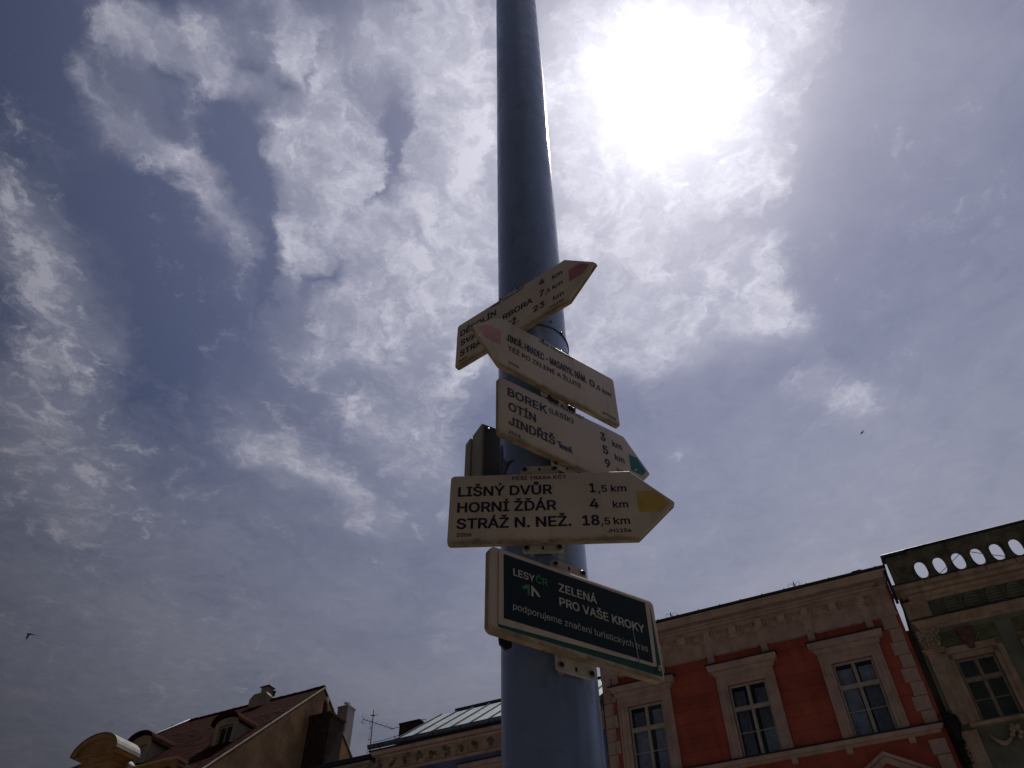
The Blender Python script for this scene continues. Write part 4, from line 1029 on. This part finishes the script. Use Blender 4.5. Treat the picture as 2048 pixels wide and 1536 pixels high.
# ---- roof antenna
ha = House('roof_antenna', 'thin television aerial on a mast above the low roof left of the blue house', -16.58, 23., 'antenna', 11.87)
m = MB(); m.tube([(-16.55, 23, 11.85), (-16.63, 23, 14.03)], [.022, .014], 8); mast = ha.b(m, 'mast', 'iron_black')
m = MB(); a, b = Vector((-17.06, 23.05, 13.79)), Vector((-15.66, 23.0, 13.15)); m.tube([a, b], .011, 6); ha.b(m, 'boom', 'iron_black')
m = MB()
for k in range(13):
    t = .04 + k * .075; c = a.lerp(b, t); l = .17 - .008 * k
    m.tube([c + Vector((-.06, 0, -l * .6)), c + Vector((.06, 0, l * .6))] if k % 2 else [c + Vector((-.10, .05, l * .35)), c + Vector((.10, -.05, -l * .45))], .005, 4)
ha.b(m, 'dipole', 'iron_black')
m = MB()
for s in (-1, 1):
    m.tube([(-17.04, 23, 13.80), (-17.10, 23, 13.80 + s * .12), (-17.04, 23, 13.80 + s * .19)], .008, 5)
m.tube([(-17.1, 23, 13.66), (-16.9, 23, 13.93)], .005, 4); m.tube([(-17.0, 23, 13.58), (-17.0, 23, 13.7)], .005, 4)
ha.b(m, 'reflector', 'iron_black')
m = MB(); m.tube([(-16.77, 23, 13.86), (-16.40, 23, 13.80)], .009, 5); m.tube([(-16.70, 23, 13.84), (-16.55, 23, 13.80)], .022, 5); ha.b(m, 'cross_bar', 'iron_black')
m = MB(); m.tube([(-16.585, 23, 12.3), (-16.70, 23, 12.55), (-16.69, 23, 13.1), (-16.66, 23, 13.4), (-16.74, 23, 13.6)], .006, 5)
for z in (12.55, 12.98, 13.38): m.tube([(-16.60, 23, z), (-16.71, 23, z)], .009, 5)
ha.b(m, 'cable', 'iron_black')

# ---- ochre house with gable and dormers
hy = House('ochre_house', 'ochre house with dark tiled roof, two round topped dormers and a bare side gable', -26.5)
GU = -21.5
dR, zR = 25.95, 17.1; dE, zE = 20.0, 11.6; dB, zB = 28.65, 15.07
YL = -36.0
m = MB(); m.prism([(20.0, 0), (20.0, zE), (dR, zR - .06), (dB, zB - .05), (30.5, 13.6), (30.5, 0)], 'x', -28.6, GU); m.box(YL, -28.602, 20.0, 30.4, 0, zE - .1); wl = hy.b(m, 'wall', 'ochre_stucco')
uh = -28.95                                     # ridge end at the hip
# roof planes (thin slabs above the walls), left end hipped
def slab(pts, t=.10):
    m = MB(); m.poly(pts); m.poly([(x, y, z - t) for x, y, z in pts]); n = len(pts)
    for k in range(n):
        a, b = pts[k], pts[(k + 1) % n]; m.quad(a, b, (b[0], b[1], b[2] - t), (a[0], a[1], a[2] - t))
    return m
sl_ = (zR - zE) / (dR - dE)
rf = hy.b(slab([(GU + .04, 19.6, zE - .4 * sl_ + .02), (GU + .04, dR, zR + .04), (uh, dR, zR + .04), (YL - 1.0, 19.6 + .01, zE - .4 * sl_ + .02)]), 'roof', 'roof_tile')
hy.b(slab([(GU + .04, dR, zR + .04), (GU + .04, 31, 13.25), (YL - 1, 31, 13.25), (uh, dR, zR + .04)]), 'roof', 'roof_tile')
me = MB(); me.prism([(-.115, 0), (.115, 0), (.10, .03), (-.10, .03)], 'x', -.12, .12); 
# tiles: rows on the front slope, individually set near the right edge and dormers
tile = MB(); tile.cbox(-.098, .098, -.012, 0, -.17, .17, .006); tile = tile.mesh('roof_tile', 'roof_tile')
slope = math.atan2(zR - zE, dR - dE)
cnt = 0; joined = MB()
rows = int(math.hypot(dR - dE, zR - zE) / .30)
for r_ in range(rows - 1, -1, -1):
    t = (r_ + .5) / rows; d = dE + (dR - dE) * t; z = zE + (zR - zE) * t + .06
    x = GU - .06 - (.1 if r_ % 2 else 0)
    while x > uh - 1.0 - (1 - t) * 5.5:
        jz = random.uniform(-.006, .010)
        if cnt < 290 and r_ > rows - 16:
            o = inst(tile, 'roof_tile', rf, (x - hy.o[0], d - 20, z + jz)); o.rotation_euler = (slope - math.pi / 2 + R(3), 0, random.uniform(-.015, .015)); cnt += 1
        else:
            cs, sn = math.cos(slope), math.sin(slope); l = .17
            joined.quad((x - .097, d - l * cs, z - l * sn + .02 + jz), (x + .097, d - l * cs, z - l * sn + .02 + jz), (x + .097, d + l * cs, z + l * sn + jz), (x - .097, d + l * cs, z + l * sn + jz))
        x -= .205
hy.b(joined, 'roof_tiles', 'roof_tile', rf, kind='stuff')
me = MB(); me.smooth = True; me.lathe([(.10, -.19), (.115, .19)], 0, 0, 12); rt = me.mesh('ridge_tile', 'roof_tile')
x = GU + .02
while x > uh:
    o = inst(rt, 'ridge_tile', rf, (x - .19 - hy.o[0], dR - 20, zR + .03 + random.uniform(-.01, .01))); o.rotation_euler = (0, R(90), 0); x -= .37
m = MB(); m.smooth = True; m.tube([(uh, dR, zR + .08), (YL - .8, 19.7, zE - .3)], .10, 8); hy.b(m, 'hip_capping', 'roof_seam', rf)
m = MB(); m.tube([(GU + .03, 19.6, zE - .36), (GU + .03, dR, zR + .02)], .045, 6); m.tube([(GU + .03, dR, zR + .02), (GU + .03, 31, 13.2)], .045, 6); hy.b(m, 'verge_board', 'dull_plaster', rf)
# gable chimney, brown
m = MB(); m.box(GU + .002, -20.42, 25.35, 26.3, 9, 15.55); hy.b(m, 'chimney', 'brick_brown')
m = MB(); m.box(GU + .001, -20.36, 25.29, 26.36, 15.551, 15.63); m.box(GU + .001, -20.5, 25.4, 26.3, 15.63, 15.72); hy.b(m, 'chimney_cap', 'brick_brown')
m = MB(); m.smooth = True; m.lathe([(.11, 15.72), (.10, 16.5)], -21.05, 25.7, 12); hy.b(m, 'flue', 'brick_brown')
for a, b in (((25.0, 13.4), (24.7, 12.9)), ((24.0, 13.0), (24.1, 12.5)), ((27.2, 13.9), (27.45, 13.3)), ((23.2, 12.2), (23.2, 11.9))):
    m = MB(); mid = ((a[0] + b[0]) / 2 + .08, (a[1] + b[1]) / 2)
    m.tube([(GU + .004, *a), (GU + .004, *mid), (GU + .004, *b)], .012, 4); hy.b(m, 'wall_crack', 'brick_brown')
# pale chimney on the rear slope
m = MB(); m.box(-22.33, -21.78, 28.15, 28.7, 14.4, 17.28); hy.b(m, 'chimney', 'white_plaster', label='pale rendered chimney')
m = MB(); m.cbox(-22.36, -21.75, 28.12, 28.73, 17.281, 17.35, .01); hy.b(m, 'chimney_cap', 'white_plaster')
m = MB(); m.smooth = True; m.lathe([(.07, 17.35), (.07, 17.5)], -22.05, 28.4, 12); m.lathe([(.14, 17.52), (.15, 17.55), (.02, 17.62)], -22.05, 28.4, 14); hy.b(m, 'cowl', 'roof_metal')
# ridge chimney
m = MB(); m.prism([(-25.30, 16.6), (-24.30, 16.6), (-24.30, 17.30), (-24.42, 17.46), (-25.10, 17.46), (-25.30, 17.25)], 'y', 25.6, 26.35); hy.b(m, 'chimney', 'dull_plaster')
m = MB(); m.box(-24.92, -24.55, 25.8, 26.15, 17.461, 17.80); hy.b(m, 'chimney_pot', 'dull_plaster')
m = MB(); m.cbox(-24.98, -24.48, 25.74, 26.2, 17.801, 17.85, .01); m.tube([(-24.75, 26, 17.85), (-24.73, 26, 18.02)], .015, 6); hy.b(m, 'chimney_cap', 'dark_sheet')
m = MB(); m.smooth = True; m.lathe([(.06, 17.45), (.06, 17.62), (.10, 17.64), (.03, 17.70)], -24.42, 26.1, 10); hy.b(m, 'chimney_pot', 'iron_black')
# dormers
def dormer(u0, u1, d, z0, zs, rise, label=None):
    """front face u0..u1 at distance d, springing height zs"""
    c = (u0 + u1) / 2; w = (u1 - u0) / 2; N = 12
    def arc(k, ex=0., ez=0.): t = math.pi * k / N; return (c - (w + ex) * math.cos(t), zs + (rise + ez) * math.sin(t) ** .8 if 0 < k < N else zs)
    depth = lambda z: dE + (z - zE) / sl_
    ww = w * .60; m = MB()
    # face with window hole, then cheeks back to the slope
    wz0, wz1 = z0 + .10, zs - .04
    m.quad((u0, d, z0), (c - ww, d, z0), (c - ww, d, zs), (u0, d, zs)); m.quad((c + ww, d, z0), (u1, d, z0), (u1, d, zs), (c + ww, d, zs))
    m.quad((c - ww, d, z0), (c + ww, d, z0), (c + ww, d, wz0), (c - ww, d, wz0)); m.quad((c - ww, d, wz1), (c + ww, d, wz1), (c + ww, d, zs), (c - ww, d, zs))
    m.poly([(x, d, z) for x, z in [arc(k) for k in range(N + 1)]])
    for u in (u0, u1): m.poly([(u, d, z0), (u, depth(z0) + .02, z0), (u, depth(zs) + .1, zs), (u, d, zs)])
    for a in (c - ww, c + ww): m.quad((a, d, wz0), (a, d + .12, wz0), (a, d + .12, wz1), (a, d, wz1))
    dm = hy.b(m, 'dormer', 'ochre_trim' if label else 'dull_plaster')
    m = MB(); ex = .10; m.smooth = False
    for k in range(N):
        a, b = arc(k, ex, .05), arc(k + 1, ex, .05); a2, b2 = arc(k, ex, .11), arc(k + 1, ex, .11)
        f0 = d - .16; ba, bb = depth(a[1]) + .3, depth(b[1]) + .3
        m.quad((a2[0], f0, a2[1] + .05), (b2[0], f0, b2[1] + .05), (b2[0], bb, b2[1] + .05), (a2[0], ba, a2[1] + .05))
        m.quad((a[0], f0, a[1]), (b[0], f0, b[1]), (b[0], bb, b[1]), (a[0], ba, a[1]))
        m.quad((a[0], f0, a[1]), (b[0], f0, b[1]), (b2[0], f0, b2[1] + .05), (a2[0], f0, a2[1] + .05))
    hy.b(m, 'dormer_roof', 'roof_tile', dm)
    m = MB(); frame_boxes(m, c - ww, c + ww, wz0, wz1, d + .06, d + .11, .05); m.box(c - .02, c + .02, d + .06, d + .10, wz0 + .05, wz1 - .05); hy.b(m, 'window_frame', 'window_brown', dm)
    m = MB(); m.quad((c - ww, d + .085, wz0), (c + ww, d + .085, wz0), (c + ww, d + .085, wz1), (c - ww, d + .085, wz1)); hy.b(m, 'pane', 'glass', dm)
    m = MB(); m.quad((c - ww - .05, d + .4, wz0 - .05), (c + ww + .05, d + .4, wz0 - .05), (c + ww + .05, d + .4, wz1 + .05), (c - ww - .05, d + .4, wz1 + .05)); hy.b(m, 'room_interior', 'room_dark', dm)
dormer(-23.24, -22.12, 22.1, 13.45, 14.34, .26)
dormer(-27.62, -26.42, 22.1, 13.45, 14.36, .36)
# attic wall and little round-topped pediment over the street front
m = MB(); m.box(-34.0, -21.92, 19.6, 20.0, 11.0, 12.05); at = hy.b(m, 'attic_wall', 'ochre_trim')
hy.b(slab([(-24.2, 19.62, 12.051), (-21.92, 19.62, 12.051), (-21.92, 20.6, 12.051), (-24.2, 20.6, 12.051)], .3), 'attic_return', 'dull_plaster')
m = MB(); m.cbox(-25.0, -21.86, 19.5, 20.02, 12.052, 12.15, .015); m.cbox(-34.0, -27.0, 19.5, 20.02, 12.052, 12.15, .015); m.cbox(-24.9, -21.89, 19.56, 20.01, 11.90, 11.96, .01); hy.b(m, 'attic_coping', 'ochre_trim', at)
for k in range(7):
    x = -23.95 + k * .27; m = MB(); m.box(x, x + .11, 19.50, 19.6, 11.74, 11.86); hy.b(m, 'dentil', 'brick_brown', at)
ka = MB(); c, w = -25.97, .78; ka.box(c - w, c + w, 19.6, 20.4, 11.0, 12.86); ae = hy.b(ka, 'aedicule', 'ochre_trim')
m = MB(); m.sweep([(.03, 12.50), (.07, 12.56), (.06, 12.60)], c - w + .0, c + w, 0)
m.v = [(x, 19.6 + y if y < 0 else 20.4, z) for x, y, z in m.v]; hy.b(m, 'aedicule_moulding', 'ochre_trim', ae)
N = 16
def arcp(k, ww, rr, zb): t = math.pi * k / N; return (c - ww * math.cos(t), zb + rr * math.sin(t))
def arch_prism(ww, rr, zb, y0, y1, name, mt):
    m = MB(); pts = [arcp(k, ww, rr, zb) for k in range(N + 1)]; m.prism(pts, 'y', y0, y1); return hy.b(m, name, mt, ae)
m = MB(); m.prism([(c - w - .16, 12.861), (c + w + .16, 12.861), (c + w + .28, 12.93), (c - w - .28, 12.93)], 'y', 19.42, 20.42); hy.b(m, 'aedicule_cornice', 'ochre_trim', ae)
m = MB(); outer = [arcp(k, 1.10, .66, 12.931) for k in range(N + 1)]; inner = [arcp(k, .90, .50, 12.931) for k in range(N + 1)]
for k in range(N):
    a, b, e, f = outer[k], outer[k + 1], inner[k + 1], inner[k]
    m.quad((a[0], 19.36, a[1]), (b[0], 19.36, b[1]), (e[0], 19.36, e[1]), (f[0], 19.36, f[1])); m.quad((f[0], 19.36, f[1]), (e[0], 19.36, e[1]), (e[0], 20.42, e[1]), (f[0], 20.42, f[1]))
    m.quad((a[0], 20.42, a[1]), (b[0], 20.42, b[1]), (e[0], 20.42, e[1]), (f[0], 20.42, f[1]))
    m.quad((a[0], 19.36, a[1]), (b[0], 19.36, b[1]), (b[0], 20.42, b[1]), (a[0], 20.42, a[1]))
hy.b(m, 'round_pediment', 'ochre_trim', ae)
arch_prism(.90, .50, 12.9315, 19.50, 20.4, 'pediment_field', 'ochre_trim'); 
m = MB(); pts = [arcp(k, 1.13, .69, 12.935) for k in range(N + 1)]; pq = [arcp(k, 1.105, .665, 12.935) for k in range(N + 1)]
for k in range(N):
    a, b, e, f = pts[k], pts[k + 1], pq[k + 1], pq[k]
    m.quad((a[0], 19.33, a[1]), (b[0], 19.33, b[1]), (b[0], 20.46, b[1]), (a[0], 20.46, a[1])); m.quad((a[0], 19.33, a[1]), (b[0], 19.33, b[1]), (e[0], 19.33, e[1]), (f[0], 19.33, f[1]))
hy.b(m, 'sheet_cover', 'sheet_dull', ae)
m = MB(); m.smooth = True; m.tube([(-24.95, 20.2, 12.62), (-24.6, 20.1, 12.42), (-24.25, 20.0, 12.28)], [.13, .10, .10], 10); hy.b(m, 'scroll_shoulder', 'white_plaster', ae)
m = MB(); m.smooth = True; m.tube([(c - w - .05, 19.8, 12.5), (c - w - .35, 19.8, 12.35), (c - w - .5, 19.8, 12.0), (c - w - .52, 19.8, 11.5)], [.12, .16, .14, .14], 10); hy.b(m, 'scroll_shoulder', 'ochre_trim', ae)

# ------------------------------------------------------------------ wires and birds
def wire(u0, d0, z0, u1, d1, z1, label):
    m = MB(); pts = []
    for k in range(17):
        t = k / 16; v = world(u0 + (u1 - u0) * t, d0 + (d1 - d0) * t, z0 + (z1 - z0) * t - .03 * math.sin(math.pi * t)); pts.append(v)
    m.tube(pts, .011, 5); o = m.build('overhead_wire', 'iron_black'); o['label'] = label; o['category'] = 'wire'; o['group'] = 'thin wires behind the parapet'
wire(2.0, 23, 13.72, 3.52, 23, 14.63, 'thin wire rising right behind the second and third oval openings')
wire(3.52, 23, 14.64, 5.4, 23, 13.75, 'thin wire sloping down right behind the fourth and fifth oval openings')
def bird(loc, s, label, pose):
    o = thing('bird', label, 'bird', loc, R(10))
    m = MB(); m.smooth = True; m.tube([(-.07 * s, 0, 0), (-.05 * s, 0, .002), (0, 0, 0), (.05 * s, 0, -.004), (.10 * s, 0, -.01)], [.004 * s, .013 * s, .018 * s, .011 * s, .003 * s], 8); m.build('body', 'feather', o)
    for sd in (-1, 1):
        m = MB(); z = pose[0 if sd < 0 else 1]
        P = [(-.035, 0, 0), (-.03, .5, .6), (.015, 1, 1), (.02, .55, .58), (.02, 0, 0)]
        pts = [(x * s + z[0] * abs(b) * s, sd * .02 * s + sd * z[1] * a * s, z[2] * b * s) for x, a, b in P]
        m.poly(pts); m.poly([(x, y, zz - .004 * s) for x, y, zz in pts])
        m.build('wing', 'feather', o)
    m = MB()
    for sd in (-1, 1): m.poly([(.08 * s, 0, -.006 * s), (.16 * s, sd * .028 * s, -.012 * s), (.10 * s, sd * .002, -.01 * s)])
    m.build('tail', 'feather', o)
    return o
Mw = cam.matrix_world.to_3x3()
bird((-10.21, 15.01, 9.99), .95, 'small dark swift with raised wings in the hazy sky above the ochre roof', ((.02, .10, -.20), (.20, .08, .02)))
bird((19.99, 32.89, 31.92), 1.3, 'tiny dark bird far off in the sky above the red house', ((.02, .14, .02), (.02, .14, .02)))
